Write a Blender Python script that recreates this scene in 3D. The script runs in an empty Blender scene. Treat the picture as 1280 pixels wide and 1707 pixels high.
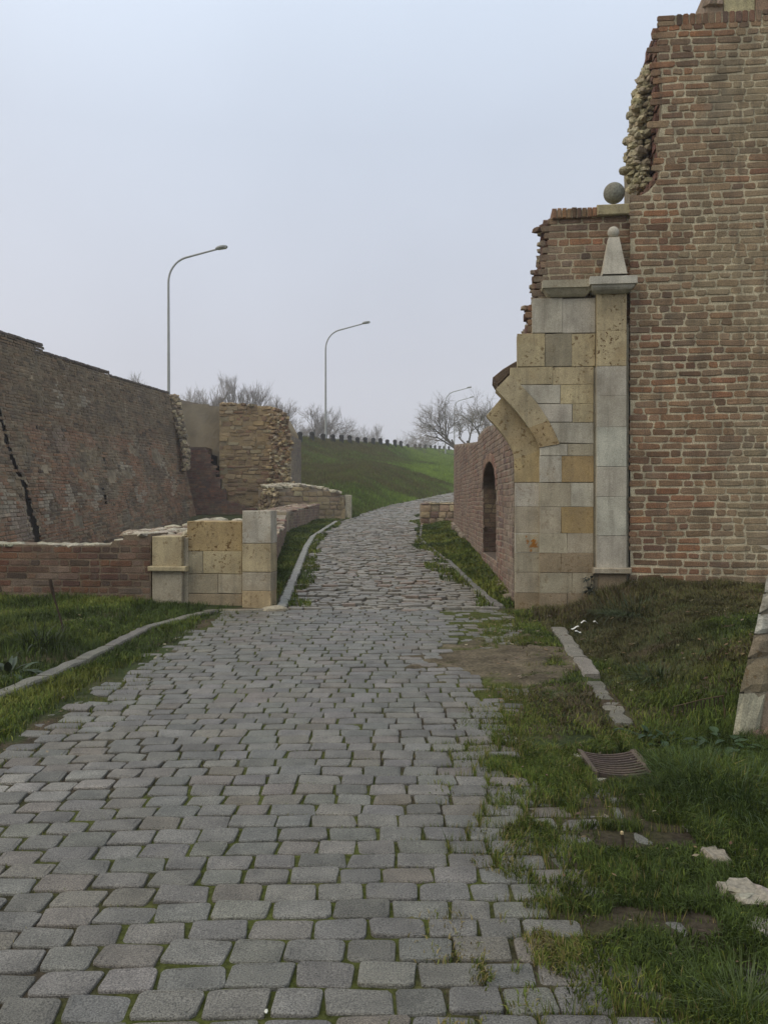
import bpy, bmesh, math, random
import numpy as np
from mathutils import Vector, noise as mn
random.seed(7); rng = np.random.default_rng(7)
SC = bpy.context.scene; COL = SC.collection
R = math.radians
# ---------------------------------------------------------------- camera
F = 1480.0; CX = 640.0; CY = 853.5; HOR = 840.0; EYE = 1.6
PITCH = math.atan((CY - HOR) / F)
cd = bpy.data.cameras.new('camera'); cam = bpy.data.objects.new('camera', cd); COL.objects.link(cam)
cam.location = (0, 0, EYE); cam.rotation_euler = (R(90) - PITCH, 0, 0)
cd.sensor_fit = 'VERTICAL'; cd.sensor_height = 36.0; cd.lens = 36.0 * F / 1707.0
cd.clip_start = 0.1; cd.clip_end = 3000; SC.camera = cam
# ---------------------------------------------------------------- sky and sun
w = bpy.data.worlds.new('World'); SC.world = w; w.use_nodes = True
nt = w.node_tree; nt.nodes.clear()
o_ = nt.nodes.new('ShaderNodeOutputWorld'); bg = nt.nodes.new('ShaderNodeBackground')
sky = nt.nodes.new('ShaderNodeTexSky'); sky.sky_type = 'NISHITA'; sky.sun_disc = False
sky.sun_elevation = R(35); sky.sun_rotation = R(-60); sky.dust_density = 6; sky.air_density = 1.5
tc = nt.nodes.new('ShaderNodeTexCoord'); sx = nt.nodes.new('ShaderNodeSeparateXYZ')
rp = nt.nodes.new('ShaderNodeValToRGB')
e = rp.color_ramp.elements
e[0].position = 0.0; e[0].color = (0.60, 0.605, 0.655, 1)
e[1].position = 0.58; e[1].color = (0.64, 0.73, 0.86, 1)
k = rp.color_ramp.elements.new(0.16); k.color = (0.525, 0.545, 0.62, 1)
k = rp.color_ramp.elements.new(0.38); k.color = (0.515, 0.57, 0.67, 1)
vm = nt.nodes.new('ShaderNodeVectorMath'); vm.operation = 'SCALE'; vm.inputs['Scale'].default_value = 10.0
nz = nt.nodes.new('ShaderNodeTexNoise'); nz.inputs['Scale'].default_value = 2.2; nz.inputs['Detail'].default_value = 3
mr = nt.nodes.new('ShaderNodeMapRange'); mr.inputs[1].default_value = 0.3; mr.inputs[2].default_value = 0.7
mr.inputs[3].default_value = 9.4; mr.inputs[4].default_value = 10.5
mx = nt.nodes.new('ShaderNodeMix'); mx.data_type = 'RGBA'; mx.inputs[0].default_value = 0.93
L = nt.links.new
L(tc.outputs['Generated'], sx.inputs[0]); L(sx.outputs['Z'], rp.inputs[0]); L(rp.outputs[0], vm.inputs[0])
L(tc.outputs['Generated'], nz.inputs['Vector']); L(nz.outputs[0], mr.inputs[0]); L(mr.outputs[0], vm.inputs['Scale'])
L(sky.outputs[0], mx.inputs[6]); L(vm.outputs[0], mx.inputs[7]); L(mx.outputs[2], bg.inputs[0])
bg.inputs[1].default_value = 0.1; L(bg.outputs[0], o_.inputs[0])
sl = bpy.data.lights.new('sun', 'SUN'); sl.energy = 1.3; sl.angle = R(60); sl.color = (1, 0.86, 0.66)
so = bpy.data.objects.new('sun', sl); COL.objects.link(so); so.rotation_euler = (R(42), 0, R(-60))
so.location = (0, 0, 30)
SC.view_settings.view_transform = 'Standard'; SC.view_settings.look = 'None'
SC.view_settings.gamma = 1; SC.view_settings.exposure = 0.32; SC.view_settings.use_curve_mapping = False
SC.cycles.max_bounces = 5; SC.cycles.diffuse_bounces = 3; SC.cycles.volume_bounces = 1

# ---------------------------------------------------------------- projection helpers (photo pixels at a chosen real depth)
cp, sp = math.cos(PITCH), math.sin(PITCH)
def ray(px, py):
    a = (px - CX) / F; b = (CY - py) / F
    return Vector((a, cp + sp * b, -sp + cp * b))
def at(px, py, D):
    d = ray(px, py); return Vector((0, 0, EYE)) + d * (D / d.y)
# ---------------------------------------------------------------- terrain
ZRY = [-30, 0, 10.4, 15, 21, 31, 40, 45, 52, 60, 100, 200, 900]
ZRZ = [-1.0, 0, .364, .52, .70, 1.10, 1.62, 1.95, 2.35, 2.8, 4.6, 7.0, 9]
TX = [-900, -60, -30, -10, -3.4, -1.3, .3, 1.9, 4, 10, 25, 60, 900]
TY = [-300, -10, 20, 38.5, 36.5, 31.3, 39.5, 44.3, 51.5, 67, 100, 170, 900]
KX = [-900, -60, -30, -16, -11.4, -6.1, .3, 2.5, 4.3, 9.5, 30, 60, 900]
KY = [-200, 8, 30, 42, 49, 59, 75, 92, 105, 130, 220, 340, 1500]
KZ = [5, 5.2, 5.4, 5.5, 5.65, 6.05, 6.55, 7.35, 8.1, 9.4, 11, 11, 10]
def vn(x, y, s=1.0, seed=0):
    x = np.asarray(x, float) * s + seed * 17.31; y = np.asarray(y, float) * s + seed * 9.7
    xi = np.floor(x); yi = np.floor(y); fx = x - xi; fy = y - yi
    fx = fx * fx * (3 - 2 * fx); fy = fy * fy * (3 - 2 * fy)
    def h(a, b):
        v = np.sin(a * 127.1 + b * 311.7) * 43758.5453; return v - np.floor(v)
    return (h(xi, yi) * (1 - fx) + h(xi + 1, yi) * fx) * (1 - fy) + (h(xi, yi + 1) * (1 - fx) + h(xi + 1, yi + 1) * fx) * fy
def fbm(x, y, s=1.0, seed=0, o=4):
    t = 0; a = .5; n = 0
    for i in range(o):
        t = t + a * vn(x, y, s * 2 ** i, seed + i); n += a; a *= .5
    return t / n
def ss(t): t = np.clip(t, 0, 1); return t * t * (3 - 2 * t)
LEy = [0, 4.9, 5.42, 6.2, 7.36, 9.2, 10.3]; LEx = [-2.3, -2.14, -2.1, -2.05, -1.94, -1.8, -1.75]
REy = [0, 2.6, 3.1, 3.87, 4.72, 5.13, 6.93, 9.4, 10.3]; REx = [.3, .36, .5, .62, .64, .73, 1.12, 1.4, 1.42]
PLy = [10.3, 14.2, 19.3, 22.3, 29, 31, 35, 40, 44, 51, 60, 75]; PLx = [-1.12, -1.32, -1.6, -1.72, -1.47, -1.2, -.6, .45, 2.0, 4.1, 7.3, 13]
PRy = [10.3, 11.3, 12.8, 16, 22, 31, 36, 41, 48, 60, 75]; PRx = [1.33, 1.27, 1.2, 1.12, .86, 1.3, 2.2, 3.4, 5.6, 10, 17]
def H(x, y, rough=True):
    x = np.asarray(x, float); y = np.asarray(y, float)
    b = np.interp(y, ZRY, ZRZ)
    b = b + .33 * ss((x - 1.75) / 1.3) * ss((y - 3.5) / 4.5) * (1 - ss((y - 11) / 2))
    b = b + .10 * ss((x - 1.3) / .5) * ss((y - 10.6) / .8) * (1 - ss((y - 30) / 3))
    b = b + .06 * ss((-x - 2.6) / .6) * (1 - ss((y - 12) / 2))
    b = b - .42 * ss((-x - 2.9) / .8) * ss((y - 12.5) / 3) * (1 - ss((y - 29.5) / 2))
    ty = np.interp(x, TX, TY); ky = np.interp(x, KX, KY); kz = np.interp(x, KX, KZ)
    zt = np.interp(ty, ZRY, ZRZ)
    t = np.clip((y - ty) / (ky - ty), 0, 1)
    tt = t + .05 * np.sin(t * math.pi * 2)
    z = np.where(y > ty, zt + (kz - zt) * tt, b)
    if rough:
        onroad = ((x > np.interp(y, LEy, LEx)) & (x < np.interp(y, REy, REx) + .5) & (y < 10.3)) | ((x > np.interp(y, PLy, PLx)) & (x < np.interp(y, PRy, PRx)) & (y >= 10.3))
        amp = np.where(onroad, 0.006, .05) * np.where(y > 30, 4, 1)
        z = z + amp * (fbm(x, y, 1.3, 3, 3) - .5)
    return z
def gp(px, py):
    d = ray(px, py); D = 3.0
    lo, hi = 1.5, 80.
    for i in range(50):
        m = (lo + hi) / 2; p = Vector((0, 0, EYE)) + d * (m / d.y)
        if p.z > float(H(p.x, p.y, False)): lo = m
        else: hi = m
    p = Vector((0, 0, EYE)) + d * (lo / d.y); return p
# ---------------------------------------------------------------- object helpers
def tag(o, label, cat, group=None, kind=None):
    if label: o['label'] = label
    if cat: o['category'] = cat
    if group: o['group'] = group
    if kind: o['kind'] = kind
    return o
def thing(name, label, cat, loc, group=None):
    o = bpy.data.objects.new(name, None); COL.objects.link(o); o.location = loc; o.empty_display_size = .2
    return tag(o, label, cat, group)
class MB:
    def __init__(s): s.v = []; s.f = []; s.c = []; s.p = []
    def add(s, vs, fs, col=(1, 1, 1), pit=0.0):
        n = len(s.v); s.v += [tuple(v) for v in vs]; s.f += [[i + n for i in f] for f in fs]
        if isinstance(col, list): s.c += col
        else: s.c += [col] * len(vs)
        s.p += [pit] * len(vs); return s
    def build(s, name, mat, parent=None, smooth=False, base=None):
        me = bpy.data.meshes.new(name)
        off = Vector(parent.location) if parent is not None and parent.parent is None else Vector((0, 0, 0))
        if parent is not None and parent.parent is not None: off = Vector(parent.parent.location)
        if base is not None: off = Vector(base)
        me.from_pydata([(a - off.x, b - off.y, c - off.z) for a, b, c in s.v], [], s.f); me.update()
        ca = me.color_attributes.new('Col', 'FLOAT_COLOR', 'POINT')
        arr = np.ones((len(s.v), 4), np.float32); arr[:, :3] = np.array(s.c, np.float32)[:, :3]
        arr[:, 2] *= .90; arr[:, 1] *= .985
        ca.data.foreach_set('color', arr.ravel())
        pa = me.attributes.new('pit', 'FLOAT', 'POINT'); pa.data.foreach_set('value', np.array(s.p, np.float32))
        if smooth: me.polygons.foreach_set('use_smooth', [True] * len(me.polygons))
        me.materials.append(mat)
        o = bpy.data.objects.new(name, me); COL.objects.link(o)
        if parent is not None: o.parent = parent
        if base is not None: o.location = base
        return o
def numpy_obj(name, V, quads, tris, C, mat, smooth=False):
    me = bpy.data.meshes.new(name)
    nv = len(V); nq = len(quads); ntr = len(tris)
    me.vertices.add(nv); me.vertices.foreach_set('co', V.astype(np.float32).ravel())
    nl = nq * 4 + ntr * 3
    me.loops.add(nl); me.polygons.add(nq + ntr)
    idx = np.concatenate([quads.ravel(), tris.ravel()]).astype(np.int32)
    me.loops.foreach_set('vertex_index', idx)
    st = np.concatenate([np.arange(nq) * 4, nq * 4 + np.arange(ntr) * 3]).astype(np.int32)
    me.polygons.foreach_set('loop_start', st)
    if smooth: me.polygons.foreach_set('use_smooth', np.ones(nq + ntr, bool))
    me.update(calc_edges=True); me.validate()
    ca = me.color_attributes.new('Col', 'FLOAT_COLOR', 'POINT')
    arr = np.ones((nv, 4), np.float32); arr[:, :3] = C; ca.data.foreach_set('color', arr.ravel())
    me.materials.append(mat)
    o = bpy.data.objects.new(name, me); COL.objects.link(o); return o
# ---------------------------------------------------------------- materials
def mat(name, rough=.85, var=.25, vscale=3., fine=60., finev=.25, bump=.3, bdist=.01, spec=.3, pits=False, lich=None, trans=0., streak=0.):
    m = bpy.data.materials.new(name); m.use_nodes = True; t = m.node_tree; N = t.nodes; Lk = t.links.new
    b = N['Principled BSDF']; b.inputs['Roughness'].default_value = rough
    b.inputs['Specular IOR Level'].default_value = spec
    at_ = N.new('ShaderNodeAttribute'); at_.attribute_name = 'Col'
    tc = N.new('ShaderNodeTexCoord')
    def nzn(scale, det=5, r=.55):
        n = N.new('ShaderNodeTexNoise'); n.inputs['Scale'].default_value = scale; n.inputs['Detail'].default_value = det
        n.inputs['Roughness'].default_value = r; Lk(tc.outputs['Object'], n.inputs['Vector']); return n
    def mrn(src, lo, hi, a=.3, bb=.7):
        q = N.new('ShaderNodeMapRange'); q.inputs[1].default_value = a; q.inputs[2].default_value = bb
        q.inputs[3].default_value = lo; q.inputs[4].default_value = hi; Lk(src, q.inputs[0]); return q
    n1 = nzn(vscale); n2 = nzn(fine, 3, .6)
    a = mrn(n1.outputs[0], 1 - var, 1 + var); c = mrn(n2.outputs[0], 1 - finev, 1 + finev)
    mu = N.new('ShaderNodeMath'); mu.operation = 'MULTIPLY'; Lk(a.outputs[0], mu.inputs[0]); Lk(c.outputs[0], mu.inputs[1])
    sc = N.new('ShaderNodeVectorMath'); sc.operation = 'SCALE'; Lk(at_.outputs['Color'], sc.inputs[0]); Lk(mu.outputs[0], sc.inputs['Scale'])
    out = sc.outputs[0]; hsrc = n2.outputs[0]
    def mixc(fac, col, prev):
        x = N.new('ShaderNodeMix'); x.data_type = 'RGBA'; Lk(fac, x.inputs[0]); Lk(prev, x.inputs[6]); x.inputs[7].default_value = (*col, 1); return x.outputs[2]
    if lich:
        n3 = nzn(lich[1], 6, .7); q = mrn(n3.outputs[0], 0, lich[4] if len(lich) > 4 else .7, lich[2], lich[3]); out = mixc(q.outputs[0], lich[0], out)
    if streak:
        mp = N.new('ShaderNodeMapping'); mp.inputs['Scale'].default_value = (5, 5, .55); Lk(tc.outputs['Object'], mp.inputs['Vector'])
        ns = N.new('ShaderNodeTexNoise'); ns.inputs['Scale'].default_value = 2.2; ns.inputs['Detail'].default_value = 6; ns.inputs['Roughness'].default_value = .65; Lk(mp.outputs[0], ns.inputs['Vector'])
        qs = mrn(ns.outputs[0], 0, streak, .5, .7); out = mixc(qs.outputs[0], (.10, .085, .06), out)
    if pits:
        pa = N.new('ShaderNodeAttribute'); pa.attribute_name = 'pit'
        n4 = nzn(26, 4, .6); n5 = nzn(5, 3, .5)
        q = mrn(n4.outputs[0], 0, 1, .57, .62); q2 = mrn(n5.outputs[0], 0.12, 1, .42, .55)
        m1 = N.new('ShaderNodeMath'); m1.operation = 'MULTIPLY'; Lk(q.outputs[0], m1.inputs[0]); Lk(q2.outputs[0], m1.inputs[1])
        m2 = N.new('ShaderNodeMath'); m2.operation = 'MULTIPLY'; Lk(m1.outputs[0], m2.inputs[0]); Lk(pa.outputs['Fac'], m2.inputs[1])
        out = mixc(m2.outputs[0], (.13, .075, .025), out)
        n6 = nzn(2.3, 4, .6); q6 = mrn(n6.outputs[0], 0, .5, .5, .68)
        m3 = N.new('ShaderNodeMath'); m3.operation = 'MULTIPLY'; Lk(q6.outputs[0], m3.inputs[0]); Lk(pa.outputs['Fac'], m3.inputs[1])
        out = mixc(m3.outputs[0], (.27, .18, .075), out)
        sb = N.new('ShaderNodeMath'); sb.operation = 'SUBTRACT'; Lk(n2.outputs[0], sb.inputs[0]); Lk(m2.outputs[0], sb.inputs[1]); hsrc = sb.outputs[0]
    Lk(out, b.inputs['Base Color'])
    if bump:
        bp = N.new('ShaderNodeBump'); bp.inputs['Strength'].default_value = bump; bp.inputs['Distance'].default_value = bdist
        Lk(hsrc, bp.inputs['Height']); Lk(bp.outputs[0], b.inputs['Normal'])
    if trans:
        b.inputs['Subsurface Weight'].default_value = 0
    return m
M_brick = mat('brick_masonry', .92, .28, 5, 85, .45, .8, .009, lich=((.21, .19, .14), 1.6, .52, .75, .45), streak=.45)
M_rub = mat('rubble_stone', .95, .25, 2.5, 45, .35, .7, .02, lich=((.16, .13, .09), 2.6, .5, .72, .5))
M_ash = mat('limestone_ashlar', .85, .24, 3.5, 110, .30, .7, .006, pits=True, lich=((.19, .155, .105), 2.2, .5, .78, .55), streak=.40)
M_cob = mat('granite_setts', .56, .26, 7, 190, .75, 1.0, .007, spec=.4, lich=((.13, .12, .085), 3.5, .58, .74, .45))
M_gnd = mat('soil_and_turf', 1.0, .3, 3, 40, .4, .6, .03, spec=.1)
M_grass = mat('grass_blades', .75, .25, 1.2, 20, .15, 0, spec=.25)
M_leaf = mat('weed_leaves', .6, .2, 3, 30, .2, 0, spec=.3)
M_bark = mat('bark', .95, .2, 3, 40, .2, .3, spec=.1)
M_plast = mat('rendered_plaster', .95, .22, 1.1, 60, .12, .4, .01, lich=((.16, .14, .11), .9, .48, .7, .5))
M_conc = mat('dark_concrete', .95, .2, 3, 40, .2, .3, spec=.1)
M_metal = mat('galvanised_steel', .5, .1, 3, 40, .1, 0, spec=.5)
M_iron = mat('rusty_iron', .8, .3, 6, 80, .35, .5, .004, spec=.4)
M_paper = mat('litter_paper', .7, .1, 3, 40, .1, 0)
# ---------------------------------------------------------------- masonry builders
def jit(c, a): 
    k_ = 1 + random.uniform(-a, a); return (c[0] * k_, c[1] * k_ * (1 + random.uniform(-a, a) * .25), c[2] * k_ * (1 + random.uniform(-a, a) * .35))
def mixc(a, b, t): return tuple(a[i] * (1 - t) + b[i] * t for i in range(3))
def unit(mb, S, u0, u1, v0, v1, wout, col, jt=.004, rc=.014, win=-.02, pit=0., dome=0.):
    """one brick or stone face standing proud of its mortar bed"""
    r = min(rc, (u1 - u0) * .35, (v1 - v0) * .35)
    ring = [(u0 + r, v0), (u1 - r, v0), (u1, v0 + r), (u1, v1 - r), (u1 - r, v1), (u0 + r, v1), (u0, v1 - r), (u0, v0 + r)]
    ring = [(a + random.uniform(-jt, jt), b + random.uniform(-jt, jt)) for a, b in ring]
    cu, cv = (u0 + u1) / 2, (v0 + v1) / 2; ins = min(.007, r)
    inn = [(a + (cu - a) * ins * 2 / (u1 - u0), b + (cv - b) * ins * 2 / (v1 - v0)) for a, b in ring]
    tl = random.uniform(-.3, .3) * abs(wout)
    vs = [S(a, b, win) for a, b in ring] + [S(a, b, wout * .6) for a, b in ring] + [S(a, b, wout + tl * (b - cv) / (v1 - v0)) for a, b in inn]
    fs = []
    for i in range(8):
        j = (i + 1) % 8; fs += [[i, j, 8 + j, 8 + i], [8 + i, 8 + j, 16 + j, 16 + i]]
    if dome > 0:
        vs.append(S(cu + random.uniform(-.2, .2) * (u1 - u0), cv + random.uniform(-.2, .2) * (v1 - v0), wout + dome))
        fs += [[16 + i, 16 + (i + 1) % 8, 24] for i in range(8)]
    else: fs.append(list(range(16, 24)))
    mb.add(vs, fs, col, pit)
BR = [(.25, .135, .080), (.19, .108, .070), (.22, .138, .090), (.14, .088, .063), (.25, .125, .070), (.21, .148, .098), (.115, .080, .062), (.245, .165, .11)]
MORT = (.44, .385, .28)
def brickwork(mb, S, u0, u1, v0, v1, mask=None, course=.083, Ls=.27, Hs=.128, gap=.017, prot=.005, pal=BR, smear=.3, smcol=(.26, .215, .14), cf=None, jt=.005, rc=.011, dj=.4, wav=0., lclip=None):
    v = v0; row = 0
    while v < v1 - course * .5:
        u = u0 - random.uniform(0, Ls); kk = row % 2
        while u < u1:
            ln = Ls if (random.random() < (.75 if kk else .35)) else Hs
            ln *= random.uniform(.88, 1.07)
            a = max(u, u0) if lclip is None else max(u, u0, lclip(v + course / 2)); b = min(u + ln, u1)
            if b - a > .05:
                cu, cv = (a + b) / 2, v + course / 2
                if mask is None or mask(cu, cv):
                    n = mn.fractal(Vector((cu * .9, cv * .9, u0)), 1, 2, 3)
                    c = jit(random.choice(pal), .16)
                    c = mixc(c, smcol, max(0, min(.85, smear + n * .7 + random.uniform(-.3, .25))))
                    if cf: c = cf(cu, cv, c)
                    p = prot * random.uniform(1 - dj, 1 + dj) - (max(0, n) * prot * .8)
                    dv = wav * (mn.noise(Vector((cu * .8, cv * 2, 3))))
                    unit(mb, S, a + gap / 2, b - gap / 2, v + gap / 2 + dv + random.uniform(-.003, .003), v + course - gap / 2 + dv + random.uniform(-.003, .003), p, c, jt, rc)
            u += ln
        v += course; row += 1
def sheet(mb, S, u0, u1, v0, v1, nu, nv, wv=0., mask=None, col=MORT, rough=.004, cvar=.12):
    ids = {}; vs = []; cs = []; fs = []
    def g(i, j):
        if (i, j) not in ids:
            uu = u0 + (u1 - u0) * i / nu; vv = v0 + (v1 - v0) * j / nv
            ids[i, j] = len(vs); vs.append(S(uu, vv, wv + rough * mn.noise(Vector((uu * 9, vv * 9, 1)))))
            kx = 1 + cvar * 2 * mn.noise(Vector((uu * 1.5, vv * 1.5, 5))); cs.append(tuple(x * kx for x in col))
        return ids[i, j]
    for i in range(nu):
        for j in range(nv):
            cu = u0 + (u1 - u0) * (i + .5) / nu; cv = v0 + (v1 - v0) * (j + .5) / nv
            if mask is None or mask(cu, cv): fs.append([g(i, j), g(i + 1, j), g(i + 1, j + 1), g(i, j + 1)])
    if vs: mb.add(vs, fs, cs)
def core(mb, S, us, bot, top, thick, col, wf=-.012, hole=None):
    """solid wall behind its facing; strips along u, top, back and ends; hole=(ua,ub,bot,top)"""
    def q(a, b, c, d): mb.add([a, b, c, d], [[0, 1, 2, 3]], col)
    for a, b in zip(us[:-1], us[1:]):
        ta, tb = top((a * .999 + b * .001)), top(b * .999 + a * .001); ba, bb_ = bot(a), bot(b)
        inh = hole and hole[0] - 1e-4 <= a and b <= hole[1] + 1e-4
        if inh:
            q(S(a, hole[3](a), wf), S(b, hole[3](b), wf), S(b, tb, wf), S(a, ta, wf))
            q(S(a, ba, wf), S(b, bb_, wf), S(b, hole[2], wf), S(a, hole[2], wf))
        else: q(S(a, ba, wf), S(b, bb_, wf), S(b, tb, wf), S(a, ta, wf))
        q(S(a, ta, wf), S(b, tb, wf), S(b, tb, -thick), S(a, ta, -thick))
        q(S(b, bb_, -thick), S(a, ba, -thick), S(a, ta, -thick), S(b, tb, -thick))
    for k_, a in enumerate(us[1:-1]):
        t1, t2 = top(a - 1e-3), top(a + 1e-3)
        if abs(t1 - t2) > 1e-3: q(S(a, t1, wf), S(a, t2, wf), S(a, t2, -thick), S(a, t1, -thick))
    for a in (us[0], us[-1]): q(S(a, bot(a), wf), S(a, top(a), wf), S(a, top(a), -thick), S(a, bot(a), -thick))
ICO = None
def rock(mb, c, sx_, sy_, sz_, col, seed, rough=.25, sub=2, pit=0., rot=None):
    global ICO
    if ICO is None:
        ICO = {}
        for sb in (1, 2, 3):
            bm = bmesh.new(); bmesh.ops.create_icosphere(bm, subdivisions=sb, radius=1)
            ICO[sb] = ([v.co.copy() for v in bm.verts], [[v.index for v in f.verts] for f in bm.faces]); bm.free()
    vs, fs = ICO[sub]; out = []; a = rot if rot is not None else (seed * 2.399) % 6.28; ca, sa = math.cos(a), math.sin(a)
    for v in vs:
        q = Vector((math.copysign(abs(v.x) ** .82, v.x), math.copysign(abs(v.y) ** .82, v.y), math.copysign(abs(v.z) ** .7, v.z)))
        k_ = 1 + rough * mn.noise(v * 1.3 + Vector((seed * 3.1, seed, 0))) * 1.6 + rough * .5 * mn.noise(v * 4 + Vector((seed, 0, 7)))
        x, y, z = q.x * sx_ * k_, q.y * sy_ * k_, q.z * sz_ * k_
        out.append((c[0] + x * ca - y * sa, c[1] + x * sa + y * ca, c[2] + z))
    mb.add(out, fs, col, pit)
def box(mb, S, u0, u1, v0, v1, w0, w1, col, bev=.006, pit=0., jt=0., nb=1):
    """bevelled block between w0 (back) and w1 (front)"""
    def rr(d): return [(u0 + d, v0 + d), (u1 - d, v0 + d), (u1 - d, v1 - d), (u0 + d, v1 - d)]
    J = [(random.uniform(-jt, jt), random.uniform(-jt, jt)) for _ in range(4)]
    vs = []
    for d, ww in ((0, w0), (0, w1 - bev), (bev, w1)):
        vs += [S(a + j[0], b + j[1], ww) for (a, b), j in zip(rr(d), J)]
    fs = [[8, 9, 10, 11], [3, 2, 1, 0]]
    for k_ in (0, 4):
        for i in range(4):
            j = (i + 1) % 4; fs.append([k_ + i, k_ + j, k_ + 4 + j, k_ + 4 + i])
    mb.add(vs, fs, col, pit)
def prism(mb, front, nvec, depth, col, bev=.006, pit=0.):
    c = sum(front, Vector()) / len(front); n = len(front)
    inn = [p + (c - p).normalized() * bev * 1.4 for p in front]
    vs = [p - nvec * depth for p in front] + [p - nvec * bev for p in front] + inn
    fs = [list(range(2 * n, 3 * n)), list(range(n - 1, -1, -1))]
    for k_ in (0, n):
        for i in range(n):
            j = (i + 1) % n; fs.append([k_ + i, k_ + j, k_ + n + j, k_ + n + i])
    mb.add(vs, fs, col, pit)
def tube(mb, pts, rads, col, ns=6):
    n = len(pts); vs = []; fs = []
    for i, p in enumerate(pts):
        d = (pts[min(i + 1, n - 1)] - pts[max(i - 1, 0)]).normalized()
        a = d.orthogonal().normalized(); b = d.cross(a)
        for k_ in range(ns):
            t = 2 * math.pi * k_ / ns; vs.append(p + (a * math.cos(t) + b * math.sin(t)) * rads[i])
    for i in range(n - 1):
        for k_ in range(ns):
            j = (k_ + 1) % ns; fs.append([i * ns + k_, i * ns + j, (i + 1) * ns + j, (i + 1) * ns + k_])
    fs.append(list(range(ns))[::-1]); fs.append([(n - 1) * ns + k_ for k_ in range(ns)])
    mb.add(vs, fs, col)

# ================================================================ GROUND
xs = np.concatenate([[-900, -500, -300, -200, -140, -100, -75, -60], np.arange(-50, -14, 1.5), np.arange(-14, -4.2, .5), np.arange(-4.2, 4.6, .05), np.arange(4.6, 14, .4), np.arange(14, 50, 1.8), [60, 80, 110, 150, 220, 350, 550, 900]])
ys = np.concatenate([[-300, -120, -50, -20, -8, -3, 0, 1], np.arange(1.6, 12.5, .05), np.arange(12.5, 34, .2), np.arange(34, 80, .6), np.arange(80, 150, 2.5), [155, 170, 190, 220, 260, 320, 400, 550, 800, 1400]])
X, Y = np.meshgrid(xs, ys); Z = H(X, Y)
inroadA = (Y < 10.35) & (X > np.interp(Y, LEy, LEx) - .05) & (X < np.where(Y < 5.2, 1.45, np.interp(Y, REy, REx)) + .05)
inroadB = (Y >= 10.35) & (X > np.interp(Y, PLy, PLx)) & (X < np.interp(Y, PRy, PRx)) & (Y < 74)
road = inroadA | inroadB
Z = Z - np.where(road, np.where(Y < 10.35, .013, .022), 0) + np.where(road & (Y < 12), .012 * (fbm(X, Y, 7, 5, 2) - .5), 0)
Z = Z - np.where((X > 1.11) & (X < 1.43) & (Y > 4.68) & (Y < 5.08), .20, 0)
n1 = fbm(X, Y, .8, 11, 4)[..., None]; n2 = fbm(X, Y, 3.5, 21, 3)[..., None]; n3 = fbm(X, Y, .16, 31, 3)[..., None]
turf = np.array([.040, .052, .018]); soil = np.array([.070, .052, .034]); dry = np.array([.085, .070, .036])
C = turf * (1 - ss((n2 - .5) / .2)) + soil * ss((n2 - .5) / .2)
C = C * (1 - .5 * ss((n1 - .5) / .2)) + dry * .5 * ss((n1 - .5) / .2)
mossy = ss((n1 - .42) / .2)
joint = np.array([.052, .042, .028]) * (1 - mossy) + np.array([.062, .070, .018]) * mossy
C = np.where(road[..., None], joint, C)
# bare dirt washed over the setts beside the gate pier
dirt = np.exp(-(((X - 1.0) / .62) ** 2 + ((Y - 7.6) / .95) ** 2)) * 1.25
dirt = ss((dirt + (fbm(X, Y, 6, 8, 4) - .5) * 1.6 - .38) / .3)
Z = Z + np.where((Y < 10.3), dirt * .0150, 0)
C = C * (1 - dirt[..., None] * .9) + np.array([.115, .092, .062]) * (.6 + .8 * fbm(X, Y, 14, 3, 2))[..., None] * dirt[..., None] * .9
# embankment: brown withered area on its left shoulder, fresher turf on the right
ty = np.interp(X, TX, TY); ky = np.interp(X, KX, KY); emb = (Y > ty - 1) & (Y < ky + 3)
tE = np.clip((Y - ty) / (ky - ty), 0, 1)
bro = ss((n3[..., 0] - .38 + .25 * np.exp(-((X + 4) / 4.5) ** 2) * (.4 + tE) - .1) / .28)
gr = np.array([.075, .105, .022])[None, None] * (1 + .8 * ss((X + 1) / 6))[..., None]
br = np.array([.082, .070, .030])
bro = bro * .65
CE = gr * (1 - bro[..., None]) + br * bro[..., None]
C = np.where(emb[..., None], CE * (.85 + .6 * n1), C)
nx, ny = len(xs), len(ys)
V = np.stack([X, Y, Z], -1).reshape(-1, 3)
ii = (np.arange(ny - 1)[:, None] * nx + np.arange(nx - 1)[None]).ravel()
quads = np.stack([ii, ii + 1, ii + nx + 1, ii + nx], 1)
g = numpy_obj('ground', V, quads, np.zeros((0, 3), int), C.reshape(-1, 3), M_gnd, True); g['kind'] = 'structure'

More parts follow.
